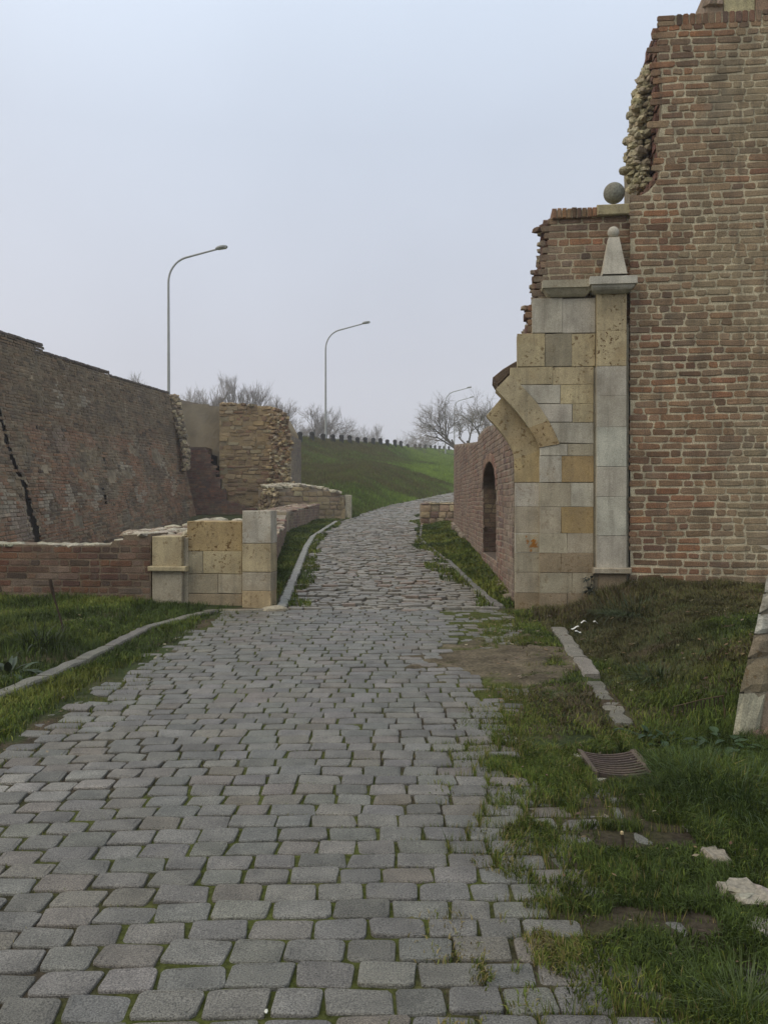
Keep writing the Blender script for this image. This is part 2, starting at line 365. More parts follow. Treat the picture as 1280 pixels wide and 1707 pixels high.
# ================================================================ COBBLED ROAD
def dirtf(x, y):
    d = math.exp(-(((x - 1.0) / .62) ** 2 + ((y - 7.6) / .95) ** 2)) * 1.25 + (float(fbm(x, y, 6, 8, 4)) - .5) * 1.6 - .38
    return max(0, min(1, d / .3))
def sett(mb, cx, cy, hx, hy, col, rot=0., dz=0., n=16, irr=.05, shear=0.):
    ca, sa = math.cos(rot), math.sin(rot); ring = []
    e = random.uniform(.16, .29)
    sk = [random.uniform(-irr, irr) * .7 for _ in range(8)]
    for i in range(n):
        t = 2 * math.pi * (i + .5) / n; c_, s_ = math.cos(t), math.sin(t)
        x = math.copysign(abs(c_) ** e, c_); y = math.copysign(abs(s_) ** e, s_)
        x2 = x * (1 + sk[0] * y + sk[1]) + sk[2] * y + shear * y; y2 = y * (1 + sk[3] * x) + sk[4] * x
        k_ = 1 + random.uniform(-irr, irr) * .55
        ring.append((x2 * hx * k_, y2 * hy * k_))
    zc = float(H(cx, cy)) + dz; tx, ty_ = random.uniform(-.035, .035), random.uniform(-.045, .045)
    sl_ = (float(H(cx, cy + .1)) - float(H(cx, cy - .1))) / .2
    def P(a, b, z): return (cx + a * ca - b * sa, cy + a * sa + b * ca, zc + z + tx * a + (ty_ + sl_) * b)
    vs = [P(a, b, -.05) for a, b in ring] + [P(a, b, -.007) for a, b in ring] + [P(a * .98, b * .965, -.0025) for a, b in ring] + [P(a * .80, b * .78, random.uniform(-.0015, .002)) for a, b in ring]
    fs = []
    for k_ in range(3):
        for i in range(n):
            j = (i + 1) % n; fs.append([k_ * n + i, k_ * n + j, k_ * n + n + j, k_ * n + n + i])
    fs.append(list(range(3 * n, 4 * n))); mb.add(vs, fs, col)
GR = [(.152, .146, .134), (.142, .137, .125), (.162, .154, .140), (.128, .124, .114), (.154, .140, .122), (.144, .141, .132)]
JP = []
road_mb = MB(); y = 2.05; row = 0
while y < 10.3:
    rp_ = random.uniform(.128, .150) ; x0 = -2.6 - random.uniform(0, .2); xr = 1.5 if y < 5.0 else float(np.interp(y, REy, REx)) + random.uniform(0, .12)
    x = x0; drift = random.uniform(-.01, .01)
    while x < xr:
        wd = random.uniform(.155, .225)
        cx = x + wd / 2; bend = -.030 * max(0, -cx - .2) ** 2 * 1.4 + .02 * math.sin(cx * 1.3 + row * .15)
        cy = y + rp_ / 2 + bend + random.uniform(-.003, .003)
        if cx > np.interp(cy, LEy, LEx) - .12 + random.uniform(-.12, .1) and dirtf(cx, cy) < .9 + random.uniform(-.4, .1):
            c = jit(random.choice(GR), .12)
            if random.random() < .03: c = mixc(c, (.13, .10, .07), .4)
            if math.hypot(cx + 1.8, (cy - 4.55) * 1.3) < .33 and random.random() < .6: c = mixc(c, (.40, .38, .35), random.uniform(.1, .35))
            JP.append((cx + wd / 2, cy, 0)); JP.append((cx, cy + rp_ / 2, 1))
            if 1.0 < cx < 1.52 and 4.5 < cy < 5.2: pass
            elif cx > 1.0 and random.random() < .25: pass
            else: sett(road_mb, cx, cy, wd / 2 - .0058, rp_ / 2 - .0034, c, random.uniform(-.035, .035), random.uniform(-.005, .003) - (.012 if cx > .7 else 0), irr=.06 if cx < .6 else .10, shear=random.uniform(-.05, .05))
        x += wd
    y += rp_; row += 1
# irregular worn stones through the passage, coarser with distance
y = 10.32
while y < 72:
    s = 1.0 if y < 18 else 1.0 + (y - 18) * .03
    rp_ = random.uniform(.10, .15) * s; xl = float(np.interp(y, PLy, PLx)) + .06; xr = float(np.interp(y, PRy, PRx)) - .03
    x = xl - random.uniform(0, .1)
    while x < xr:
        wd = random.uniform(.11, .24) * s
        c = jit(random.choice(GR), .16); c = mixc(c, (.25, .225, .19), random.uniform(.2, .8))  # paler mix paints in the wet sheen of sky at grazing view
        if random.random() < .1: c = mixc(c, (.22, .14, .10), .5)
        sett(road_mb, x + wd / 2, y + rp_ / 2 + random.uniform(-.02, .02) * s + .03 * math.sin(x * 5 + y), wd / 2 - .010 * s, rp_ / 2 - .008 * s, c, random.uniform(-.22, .22), random.uniform(-.02, .02), n=9, irr=.2, shear=random.uniform(-.3, .3))
        x += wd
    y += rp_
o = road_mb.build('cobbled_road', M_cob); o['kind'] = 'structure'
# kerbs
def kerb(path, wd, hgt, name, col, seglen=(.5, 1.1), gap=.012, irr=.012, sink=0.):
    mb = MB(); pts = [Vector((a, b, 0)) for a, b in path]
    for p, q in zip(pts[:-1], pts[1:]):
        L_ = (q - p).length; s = 0; d = (q - p) / L_; n = Vector((d.y, -d.x, 0))
        while s < L_ - .02:
            e_ = min(L_, s + random.uniform(*seglen)); 
            if L_ - e_ < .2: e_ = L_
            k_ = max(2, int((e_ - s) / .09)); c = jit(col, .12); rows = []
            for i in range(k_ + 1):
                t = s + gap / 2 + (e_ - s - gap) * i / k_; m_ = p + d * t
                z = float(H(m_.x, m_.y, False)) + hgt - sink; j1, j2, j3 = [random.uniform(-irr, irr) for _ in range(3)]
                er = .02 if i in (0, k_) else 0
                rows.append([m_ + n * (-wd / 2 + j1) + Vector((0, 0, z - .2)), m_ + n * (-wd / 2 + j1) + Vector((0, 0, z - .014 - er)), m_ + n * (-wd / 2 + .012 + j1) + Vector((0, 0, z + j3 * .3 - er * .3)),
                             m_ + n * (wd / 2 - .012 + j2) + Vector((0, 0, z + j3 * .3 - er * .3)), m_ + n * (wd / 2 + j2) + Vector((0, 0, z - .014 - er)), m_ + n * (wd / 2 + j2) + Vector((0, 0, z - .2))])
            vs = [v for r_ in rows for v in r_]; fs = []
            for i in range(k_):
                for j in range(5): fs.append([i * 6 + j, i * 6 + j + 1, i * 6 + 7 + j, i * 6 + 6 + j])
            fs += [[5, 4, 3, 2, 1, 0], [k_ * 6 + j for j in range(6)]]
            mb.add(vs, fs, c); s = e_
    o = mb.build(name, M_cob); o['kind'] = 'structure'; return o
kerb([(-3.05, 4.6), (-2.74, 6.2), (-2.55, 7.48), (-2.42, 9.04), (-2.02, 10.05), (-1.93, 10.2)], .12, .035, 'kerb_verge_left', (.15, .14, .115), irr=.012)
kerb([(-1.98, 10.28), (-1.25, 10.34)], .07, .02, 'kerb_threshold', (.20, .18, .14), irr=.01)
kerb([(-1.20, 10.45), (-1.40, 14.2), (-1.69, 19.3), (-1.80, 22.3), (-1.55, 29)], .12, .035, 'kerb_passage_left', (.22, .21, .185), (.8, 1.8))
kerb([(1.38, 10.5), (1.31, 11.3), (1.26, 12.8), (1.17, 16)], .09, .035, 'kerb_passage_right', (.15, .14, .12))
kerb([(1.17, 16.2), (.92, 22), (1.10, 24.5)], .08, .0, 'kerb_passage_right_far', (.13, .12, .09))
kerb([(1.77, 9.1), (1.63, 6.95)], .13, .03, 'kerb_verge_right', (.20, .185, .16), (1.0, 1.6), irr=.018)
kerb([(1.61, 6.80), (1.52, 5.62)], .12, .012, 'kerb_verge_right_broken', (.16, .15, .125), (.10, .2), irr=.022)
# ================================================================ THE GATE PLANE
GA = .11; GL = math.sqrt(1 + GA * GA)
GU = Vector((1, -GA, 0)) / GL; GN = Vector((-GA, -1, 0)) / GL; GO = Vector((0, 10.45, 0))
def fuv(px, py, off=0.):
    d = ray(px, py); t = (10.45 - off * GL) / (d.y + GA * d.x); p = Vector((0, 0, EYE)) + d * t
    return ((p - GO).dot(GU), p.z)
def SG(u, v, w_): return GO + GU * u + GN * w_ + Vector((0, 0, v))
def gpt(px, py, off=0.):
    u, v = fuv(px, py, off); return SG(u, v, off)
Wh = (.42, .39, .335); Ye = (.40, .335, .215); Oc = (.33, .24, .12); Ge = (.345, .305, .235); Bn = (.26, .205, .14); Gy = (.25, .22, .165)
def block(mb, x0, y0, x1, y1, col, off=0., thick=.3, pit=.2, bev=.003, g=.0012):
    a, b = fuv(x0, y1, off); c, d = fuv(x1, y0, off)
    b2 = fuv((x0 + x1) / 2, y1, off)[1]; d2 = fuv((x0 + x1) / 2, y0, off)[1]
    box(mb, SG, a + g, c - g, b2 + g, d2 - g, off - thick, off + random.uniform(-.002, .002), jit(col, .05), bev, pit, jt=.0025)
    return
def pblock(mb, pts, col, off=0., thick=.3, pit=.2, bev=.005):
    P = [gpt(x, y, off) for x, y in pts]; prism(mb, P, GN, thick, jit(col, .05), bev, pit)
gate = thing('stone_gateway', 'broken pale limestone gateway side with arch stub and pilaster, right of the cobbled road', 'gateway', gpt(925, 1018))
mb = MB()
for x0, y0, x1, y1, c, p in [
    (887, 497, 937, 555, Wh, 0), (937, 497, 992, 555, Wh, .1),
    (862, 556, 908, 611, Ye, .7), (908, 556, 953, 611, Gy, .3), (953, 556, 992, 611, Ye, .9),
    (850, 612, 921, 641, Ye, .7), (921, 612, 989, 641, Ye, .9),
    (934, 641, 989, 673, Ye, .5), (954, 673, 989, 704, Ye, .7),
    (946, 740, 989, 760, Ge, .4), (899, 760, 936, 804, Wh, .4), (936, 760, 989, 804, Oc, .4),
    (899, 805, 951, 845, Ge, .15), (951, 805, 989, 845, Wh, .1),
    (899, 845, 935, 889, Ge, .3), (935, 845, 989, 889, Oc, .35),
    (899, 889, 945, 922, Ge, .2), (945, 889, 989, 922, Ge, .2),
    (899, 922, 935, 955, Bn, .6), (935, 922, 989, 955, Bn, .5),
    (899, 955, 953, 989, Ge, .4), (953, 955, 989, 989, Ge, .4),
    (899, 989, 945, 1040, Bn, .5), (945, 989, 1046, 1040, Bn, .4)]:
    block(mb, x0, y0, x1, y1, c, 0, .24, p)
pblock(mb, [(867, 641.5), (895.5, 672.5), (933.5, 672.5), (933.5, 641.5)], Wh, pit=.05)
pblock(mb, [(895.5, 673.5), (915, 703.5), (953.5, 703.5), (953.5, 673.5)], Wh, pit=.05)
pblock(mb, [(915.5, 704.5), (931, 738), (989, 739.5), (989, 704.5)], Wh, pit=.15)
pblock(mb, [(899.5, 746), (932, 740.5), (945.5, 740.5), (945.5, 759.5), (899.5, 759.5)], Wh, pit=.1)
# mortar core behind the ashlars
box(mb, SG, fuv(925, 0)[0], fuv(1050, 0)[0], .0, fuv(0, 560)[1] - .02, -.9, -.02, (.30, .27, .21), .005)
mb.build('ashlar_wall', M_ash, gate)
# inner order (rebated)
mb = MB(); io = -.10
for y0, y1, c, p in [(804.5, 844.5, Wh, .3), (844.5, 888.5, Ge, .2), (888.5, 922, Wh, .4), (922, 954, Ge, .5), (954, 988, Ge, .4), (988, 1045, Bn, .6)]:
    block(mb, 858, y0, 903, y1, c, io, .20, p)
mb.build('inner_jamb', M_ash, gate)
mb = MB(); a_, b_ = fuv(860, 920, io); c_, d_ = fuv(897, 891, io)
vs = []; cs = []; n_ = 26
for i in range(n_):
    for j in range(n_):
        u = a_ + (c_ - a_) * i / (n_ - 1); v = b_ + (d_ - b_) * j / (n_ - 1); vs.append(SG(u, v, io + .0035))
        t = 1.25 - math.hypot((i / n_ - .74) * 2.1, (j / n_ - .45) * 1.9) + 1.1 * mn.fractal(Vector((u * 22, v * 22, 0)), 1, 2, 3)
        cs.append(mixc((.37, .33, .25), (.34, .13, .01), max(0, min(1, (t - .8) / .22))))
mb.add(vs, [[i * n_ + j, (i + 1) * n_ + j, (i + 1) * n_ + j + 1, i * n_ + j + 1] for i in range(n_ - 1) for j in range(n_ - 1)], cs, .2)
mb.build('rust_stained_block', M_ash, gate)
mb = MB()
inn = [(810, 693), (823, 706.5), (833, 718), (842, 729.5), (850, 742), (855, 752), (857.5, 765), (858, 785), (858, 803.5)]
out_ = [(838, 660), (852, 676), (864, 690), (876, 705), (888, 721), (896, 735), (903, 750), (903, 775), (903, 803.5)]
cols = [Ye, Ye, Ye, Oc, Oc, Oc, Oc, Oc]
for i in range(8):
    c = mixc(Oc, Ye, .5 if i < 6 else .15)
    P = [gpt(*p, io) for p in (inn[i], inn[i + 1], out_[i + 1], out_[i])]
    c1 = (.37, .30, .185) if i < 6 else (.385, .30, .165)
    prism(mb, P, GN, .22, c1, .0008, .75)
mb.build('inner_arch_ring', M_ash, gate)
mb = MB()
inn = [(826, 649), (845, 668.5), (864, 690), (881, 713), (892, 731), (898.6, 745.8)]
out_ = [(850, 624), (873, 647), (897, 674.5), (914, 701), (925, 722), (932.5, 740)]
for i, c in enumerate([Ye, Ye, Ye, Oc, Oc]):
    P = [gpt(*p, .012) for p in (inn[i], inn[i + 1], out_[i + 1], out_[i])]
    prism(mb, P, GN, .34, mixc(c, Ge, .2), .001, 1.0 if i > 2 else .6)
mb.build('outer_arch_ring', M_ash, gate)
# pilaster
mb = MB(); po = .09
for y0, y1, c, p in [(488, 551, Ye, .9), (551, 610, Ye, 1.), (610, 659.5, Wh, .05), (659.5, 712, Wh, .05), (712, 778, (.44, .43, .385), .05), (778, 828, Wh, .05), (828, 893, (.45, .43, .375), .05), (893, 947, Wh, .1)]:
    block(mb, 994, y0, 1044, y1, c, po, .45, p)
block(mb, 998, 957, 1044, 1030, Bn, po - .01, .45, .3)
mb.build('pilaster', M_ash, gate)
mb = MB(); block(mb, 989, 947, 1053, 957, Ge, po + .06, .30, .5, .01); mb.build('pilaster_base', M_ash, gate)
def moulding(mb, x0, x1, prof, back, col, ret=True, pit=.2):
    """prof: list of (py, out) from the top down; the profile is carried round both ends"""
    n = len(prof); vs = []
    u0 = fuv(x0, 480, prof[0][1])[0]; u1 = fuv(x1, 480, prof[0][1])[0]; ref = prof[0][1]
    for (py, off) in prof:
        v = fuv((x0 + x1) / 2, py, off)[1]; s_ = (ref - off) if ret else 0
        vs += [SG(u0 + s_, v, back), SG(u0 + s_, v, off), SG(u1 - s_, v, off), SG(u1 - s_, v, back)]
    fs = []
    for i in range(n - 1):
        for j in range(3): fs.append([i * 4 + j, i * 4 + j + 1, i * 4 + 5 + j, i * 4 + 4 + j])
    fs += [[0, 1, 2, 3], [(n - 1) * 4 + j for j in (3, 2, 1, 0)]]
    mb.add(vs, fs, col, pit)
mb = MB(); moulding(mb, 904, 990, [(466, .12), (478.5, .12), (480, .10), (484, .085), (490, .06), (494.5, .03)], -.25, (.40, .37, .29), pit=.3); mb.build('cornice', M_ash, gate)
mb = MB(); moulding(mb, 983, 1062, [(459.5, .235), (472.5, .235), (473.5, .215), (478, .205), (482, .185), (486, .15), (489, .12)], -.25, (.44, .42, .375), pit=.05); mb.build('capital', M_ash, gate)
# obelisk finial
mb = MB(); uc, vb = fuv(1021.5, 460, .05); hw = .13; vt = fuv(1021, 398, .05)[1]
def frus(mb, u, v0, v1, r0, r1, wc, col, n=4, pit=0.):
    vs = []
    for v, r_ in ((v0, r0), (v1, r1)):
        vs += [SG(u - r_, v, wc + r_), SG(u + r_, v, wc + r_), SG(u + r_, v, wc - r_), SG(u - r_, v, wc - r_)]
    mb.add(vs, [[0, 1, 5, 4], [1, 2, 6, 5], [2, 3, 7, 6], [3, 0, 4, 7], [4, 5, 6, 7]], col, pit)
frus(mb, uc, vb - .01, vt, .135, .058, .05, (.46, .43, .375))
c = SG(uc, fuv(1021, 387.5, .05)[1], .05)
bm = bmesh.new(); bmesh.ops.create_uvsphere(bm, u_segments=20, v_segments=12, radius=.066)
mb.add([v.co + c for v in bm.verts], [[v.index for v in f.verts] for f in bm.faces], (.46, .43, .375)); bm.free()
mb.build('obelisk_finial', M_ash, gate)
# brick upper wall behind cornice, ragged on its left
UO = -.10
def edge_l(v):
    return float(np.interp(v, VV, EE))
pp = [(875, 556), (872, 535), (874, 517), (882, 500), (885, 480), (887, 465), (893, 450), (897, 430), (899, 405), (901, 385), (903, 370), (905, 362)]
VV = [fuv(a, b, UO)[1] for a, b in pp]; EE = [fuv(a, b, UO)[0] for a, b in pp]
utop = fuv(960, 362, UO)[1]; ubot = fuv(960, 560, UO)[1]; ur = fuv(1052, 400, UO)[0]
mb = MB()
rowv = ubot - .5
while rowv < utop - .02:
    for lay in range(7):
        el = edge_l(rowv) + .02 + random.uniform(-.035, .05) + (.012 * lay)
        ww = UO - .14 * lay
        S2 = lambda u, v, w_, ww=ww: SG(u, v, ww + w_)
        if lay == 0: continue
        box(mb, SG, el, el + random.uniform(.2, .3), rowv + .006, rowv + .08, ww - .13, ww, jit((.15, .09, .07), .25), .012, jt=.012)
        if random.random() < .4: rock(mb, SG(el, rowv + .05, ww - .05), .05, .05, .035, jit((.24, .20, .15), .2), rowv * 31 + lay, sub=1)
    rowv += .083
brickwork(mb, lambda u, v, w_: SG(u, v, UO + w_), edge_l(utop) - .35, ur, ubot - .45, utop, lclip=lambda v: edge_l(v) + .0 + .05 * mn.noise(Vector((v * 40, 0, 0))), smear=.15, smcol=(.22, .17, .125))
us = list(np.linspace(ubot - .45, utop, 16))
vs = []
for v in us: vs += [SG(edge_l(v) + .1, v, UO - .002), SG(ur, v, UO - .002), SG(ur, v, UO - 1.0), SG(edge_l(v) + .3, v, UO - 1.0)]
fs = []
for i in range(len(us) - 1):
    for j in range(4): fs.append([i * 4 + j, i * 4 + (j + 1) % 4, i * 4 + 4 + (j + 1) % 4, i * 4 + 4 + j])
fs.append([len(us) * 4 - 4 + j for j in range(4)]); mb.add(vs, fs, (.38, .33, .24))
mb.build('brick_upper_wall', M_brick, gate)
mb = MB(); a0 = fuv(920, 350, UO + .05)[0]; a1 = fuv(995, 350, UO + .05)[0]; n = 9
v0 = fuv(960, 362, UO + .05)[1]; v1 = fuv(960, 345.5, UO + .05)[1] + .0
for i in range(n):
    u = a0 + (a1 - a0) * i / n; sg = .0
    box(mb, SG, u + .004, u + (a1 - a0) / n - .004, v0 - .003 + random.uniform(-.004, .004), v1 + sg + random.uniform(-.006, .006), UO - .5, UO + .05 + random.uniform(-.006, .006), jit(random.choice(BR[:5]), .2), .01, jt=.003)
box(mb, SG, a0 + .01, a1, v0, v1 - .02, UO - .48, UO + .03, MORT, .005)
for i in range(5): rock(mb, SG(a0 - .04 * i, v0 - .01 - .02 * i, UO - .1 - .05 * random.random()), .06, .06, .04, jit(BR[3], .2), i + 40, sub=1)
mb.build('brick_coping', M_brick, gate)
mb = MB(); block(mb, 995, 339.5, 1052, 357.5, (.40, .35, .22), UO + .07, .5, .5, .01); mb.build('coping_stone', M_ash, gate)
mb = MB(); c = gpt(1023, 322, UO - .1); bm = bmesh.new(); bmesh.ops.create_uvsphere(bm, u_segments=40, v_segments=24, radius=.122)
mb.add([v.co + c for v in bm.verts], [[v.index for v in f.verts] for f in bm.faces], (.20, .205, .18)); bm.free()
mb.build('ball_finial', M_rub, gate, smooth=True)
# brick vault remnant behind the arch stub
mb = MB()
for i in range(4):
    for lay in range(4):
        t = i / 3.; px = 824 + 34 * t + random.uniform(-1, 1); py = 632 - 20 * t + random.uniform(-1, 1) 
        p = gpt(px + 9, py + 8, -.42 - .14 * lay)
        u = (p - GO).dot(GU)
        ca, sa = math.cos(R(38)), math.sin(R(38))
        def SV(a, b, w_, u=u, z=p.z, lay=lay): return SG(u + a * ca - b * sa, z + a * sa + b * ca, -.42 - .14 * lay + w_)
        box(mb, SV, -.06, .075, -.08, .05 + random.uniform(0, .01), -.13, 0, jit((.15, .10, .075), .2), .008, jt=.006)
for i in range(5):
    for lay in range(4):
        t = i / 4.; p = gpt(840 + 26 * t, 640 - 22 * t, -.42 - .14 * lay); rock(mb, p, .10, .10, .09, jit((.22, .19, .14), .2), i * 7 + lay + 3, sub=1)
P = [gpt(x, y, -.30) for x, y in [(821, 629), (829, 642), (846, 626), (868, 614), (868, 599), (858, 603), (838, 615)]]
prism(mb, P, GN, .7, (.11, .08, .06), .012)
mb.build('vault_remnant', M_brick, gate)

# ================================================================ BRICK TOWER right of the gate
TO = .0
tower = thing('brick_tower', 'tall ruined brick tower wall with rough broken top edge, right of the stone pilaster', 'tower', gpt(1150, 985))
tl = fuv(1050, 600, TO)[0]; tr = tl + 4.6
def tower_left(v):
    # left edge of the brick face by height
    return float(np.interp(v, TV, TE))
tp = [(1050, 1000), (1050, 330), (1070, 320), (1088, 300), (1092, 270), (1087, 240), (1092, 200), (1094, 150), (1090, 110), (1088, 70), (1094, 28)]
TV = [fuv(a, b, TO)[1] for a, b in tp]; TE = [fuv(a, b, TO)[0] for a, b in tp]
ttop = fuv(1094, 26, TO)[1]
ST = lambda u, v, w_: SG(u, v, TO + w_)
mb = MB()
def tcf(u, v, c):
    n = mn.fractal(Vector((u * .8, v * .6, 9)), 1, 2, 4)
    # toward the right the face is buff, limewashed; redder close to the pilaster
    t = max(0, min(1, .30 + (u - tl - .55) * .5 + n * .8 + random.uniform(-.25, .25)))
    if random.random() < .10: c = tuple(x * .6 for x in c)
    return mixc(mixc(c, (.26, .115, .06), .25 * (1 - t)), (.285, .235, .155), t * .66)
brickwork(mb, ST, tl - .02, tr, .3, ttop - .13, mask=lambda u, v: u > tower_left(v) + .02 + .05 * (mn.noise(Vector((v * 30, 2, 0))) if v > TV[1] else 0), cf=tcf, smear=.10, prot=.006, rc=.013, jt=.0075, wav=.035, gap=.019)
# soldier course
u = tower_left(ttop)
while u < tr:
    if random.random() < .8 and u > tower_left(ttop) + .15:
        unit(mb, ST, u + .006, u + .066, ttop - .13, ttop, .010, jit(random.choice(BR[1:7]), .15)); u += .072
    else:
        for q in (0, 1): unit(mb, ST, u + .006, u + .20, ttop - .13 + q * .067, ttop - .13 + q * .067 + .058, .010, jit(random.choice(BR[1:7]), .15))
        u += .21
vsl = np.linspace(.0, ttop - .01, 120); vs = []; fs = []
for i, v in enumerate(vsl):
    e_ = tower_left(v) + (.06 if v > TV[1] else 0)
    for q, uu in enumerate(np.linspace(e_, tr, 14)):
        vs.append(SG(uu, v, TO - .002 + .005 * mn.noise(Vector((uu * 8, v * 8, 0)))))
for i in range(len(vsl) - 1):
    for q in range(13): fs.append([i * 14 + q, i * 14 + q + 1, i * 14 + 15 + q, i * 14 + 14 + q])
cs = [tuple(x * (1 + .3 * mn.noise(Vector((v[0] * 2, v[2] * 2, 4)))) for x in (.46, .405, .295)) for v in vs]
mb.add(vs, fs, cs)
# depth of the wall: side and top
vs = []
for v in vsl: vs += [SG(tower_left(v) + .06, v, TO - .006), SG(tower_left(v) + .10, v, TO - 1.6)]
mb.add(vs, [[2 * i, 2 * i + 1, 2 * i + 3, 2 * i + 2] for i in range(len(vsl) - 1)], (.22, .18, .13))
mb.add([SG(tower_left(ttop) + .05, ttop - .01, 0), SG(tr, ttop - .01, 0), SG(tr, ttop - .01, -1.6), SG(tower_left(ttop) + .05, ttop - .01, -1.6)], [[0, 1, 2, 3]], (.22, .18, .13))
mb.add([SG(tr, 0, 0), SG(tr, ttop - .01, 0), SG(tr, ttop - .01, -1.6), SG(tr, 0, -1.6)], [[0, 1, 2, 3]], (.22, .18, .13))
# broken brick ends along the edge
v = TV[1]
while v < ttop - .1:
    for lay in range(1, 4):
        el = tower_left(v) + .03 + random.uniform(-.03, .04)
        box(mb, SG, el, el + .2, v + .008, v + .072, TO - .14 * lay - .13, TO - .14 * lay + .0, jit((.16, .085, .065), .25), .008, jt=.008)
    v += .083
mb.build('brick_face', M_brick, tower)
# rubble core, broken edge
mb = MB(); cpt = [(1048, 318), (1046, 290), (1045, 262), (1050, 240), (1050, 215), (1053, 190), (1056, 160), (1062, 140), (1072, 122), (1084, 108)]
for i in range(1000):
    t = random.random() * (len(cpt) - 1); a = int(t); f_ = t - a
    px = cpt[a][0] * (1 - f_) + cpt[a + 1][0] * f_; py = cpt[a][1] * (1 - f_) + cpt[a + 1][1] * f_
    dep = -.32 - random.random() * .9
    px += random.uniform(3, 34) * (1 if px < 1070 else .4)
    s_ = random.uniform(.02, .062)
    p = gpt(px, py, dep); rock(mb, p, s_ * 1.3, s_, s_ * .75, jit((.36, .315, .22), .25), i, .3, 1 if i % 3 else 2)
for px, py in [(1049, 192), (1043, 235), (1038, 284)]:
    p = gpt(px + 4, py, -.62); rock(mb, p, .075, .07, .05, jit((.30, .27, .20), .1), px, .15, 2, rot=0)
P = [gpt(x, y, -.55) for x, y in [(1062, 322), (1062, 250), (1070, 190), (1076, 150), (1089, 122), (1096, 118), (1096, 322)]]
prism(mb, P, GN, 1.0, (.24, .20, .14), .01)
mb.build('rubble_core', M_rub, tower)
mb = MB(); q0 = fuv(1176, 12, -.25); 
for i, (x0, x1, c, y0) in enumerate([(1176, 1206, (.27, .20, .15), -40), (1206, 1258, (.40, .36, .22), -40), (1258, 1330, (.25, .17, .12), -40)]):
    a = fuv(x0, 12, -.25)[0]; b = fuv(x1, 12, -.25)[0]; box(mb, SG, a + .003, b - .003, ttop - .015, ttop + .42, -1.2, -.25 + .01 * i, c, .01, jt=.006)
for i, px in enumerate((1180, 1189, 1199)):
    p = gpt(px, 6, -.26); rock(mb, p, .07, .05, .05, jit((.25, .19, .14), .2), i + 90, sub=1)
mb.build('upper_tier', M_brick, tower)

# ================================================================ PASSAGE WALL with arched niche (right)
PA = Vector((1.565, 10.75, 0)); PB = Vector((1.98, 25.2, 0)); PD = (PB - PA); PLn = PD.length; PD = PD / PLn; PN = Vector((-PD.y, PD.x, 0))
def SP(u, v, w_): return PA + PD * u + PN * w_ + Vector((0, 0, v))
def puv(px, py):
    d = ray(px, py); o0 = Vector((0, 0, EYE)); t = (PA - o0).dot(PN) / d.dot(PN); p = o0 + d * t; return ((p - PA).dot(PD), p.z)
pw = thing('passage_wall', 'low purplish brick wall with arched niche along the right side of the passage', 'wall', PA + PD * 7 + Vector((0, 0, .6)))
tops = [puv(*q) for q in [(756, 741), (775, 739), (795, 736.5), (797, 726), (803, 718), (811, 711), (828, 707), (850, 700)]]
tops = sorted(tops); tu = [a for a, b in tops]; tv = [b for a, b in tops]
ptop = lambda u: float(np.interp(u, tu, tv))
u_n = puv(826.5, 850)[0]; u_f = puv(804.5, 850)[0]; sill = puv(815, 927)[1]; spring = puv(815, 812)[1]; apex = puv(817, 769)[1]
um = (u_n + u_f) / 2; hwid = (u_f - u_n) / 2
def harch(u):
    t = max(0, 1 - ((u - um) / hwid) ** 2); return spring + (apex - spring) * math.sqrt(t)
mb = MB()
ins = lambda u, v, g=0: u_n - g < u < u_f + g and sill - .01 < v < harch(u) + g
pal2 = [(.20, .125, .10), (.23, .145, .11), (.16, .11, .095), (.24, .165, .13), (.19, .105, .08), (.13, .09, .08)]
brickwork(mb, SP, 0, PLn, .3, 3.4, mask=lambda u, v: v < ptop(u) - .04 and not ins(u, v, .06), pal=pal2, smear=.28, smcol=(.26, .21, .17), prot=.004, dj=.8, course=.079, wav=.03)
for sd in (0, 1):   # arch ring bricks
    n = 26
    for i in range(n):
        t = math.pi * (i + .5) / n; u = um + hwid * math.cos(t); v = spring + (apex - spring) * math.sin(t)
        nu_ = math.cos(t) / hwid; nv_ = math.sin(t) / (apex - spring); l_ = math.hypot(nu_, nv_); nu_ /= l_; nv_ /= l_
        def SR(a, b, w_, u=u, v=v, nu_=nu_, nv_=nv_): return SP(u + nu_ * b - nv_ * a, v + nv_ * b + nu_ * a, w_)
        if sd == 0: unit(mb, SR, -.045, .045, 0, .13, .014, jit(random.choice(pal2), .2))
uss = sorted(set(list(np.linspace(0, u_n, 12)) + list(np.linspace(u_n, u_f, 25)) + list(np.linspace(u_f, PLn, 30)) + tu[1:-1])); uss = [u for u in uss if 0 <= u <= PLn]
core(mb, SP, uss, lambda u: .2, ptop, .75, (.29, .24, .195), hole=(u_n, u_f, sill, harch), wf=-.004)
# near end face in brick: the dark joint beside the jamb
brickwork(mb, lambda u, v, w_: PA + PN * (-u) - PD * w_ + Vector((0, 0, v)), .02, .73, .3, ptop(0) - .05, pal=pal2, smear=.1)
o = mb.build('brick_face', M_brick, pw)
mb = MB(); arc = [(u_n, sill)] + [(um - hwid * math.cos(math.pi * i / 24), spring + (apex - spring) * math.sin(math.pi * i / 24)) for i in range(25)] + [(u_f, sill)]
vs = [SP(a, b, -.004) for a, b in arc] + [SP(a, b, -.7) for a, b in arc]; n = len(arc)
mb.add(vs, [[i, (i + 1) % n, n + (i + 1) % n, n + i] for i in range(n)], (.10, .075, .06))  # niche lining and its bricks coloured dark to paint the recess shade
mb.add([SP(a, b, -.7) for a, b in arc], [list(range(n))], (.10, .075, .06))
brickwork(mb, lambda u, v, w_: SP(u_f - w_, v, -u), .02, .69, sill, spring, pal=[(.10, .06, .048), (.08, .052, .042)], smear=.05, prot=.006)
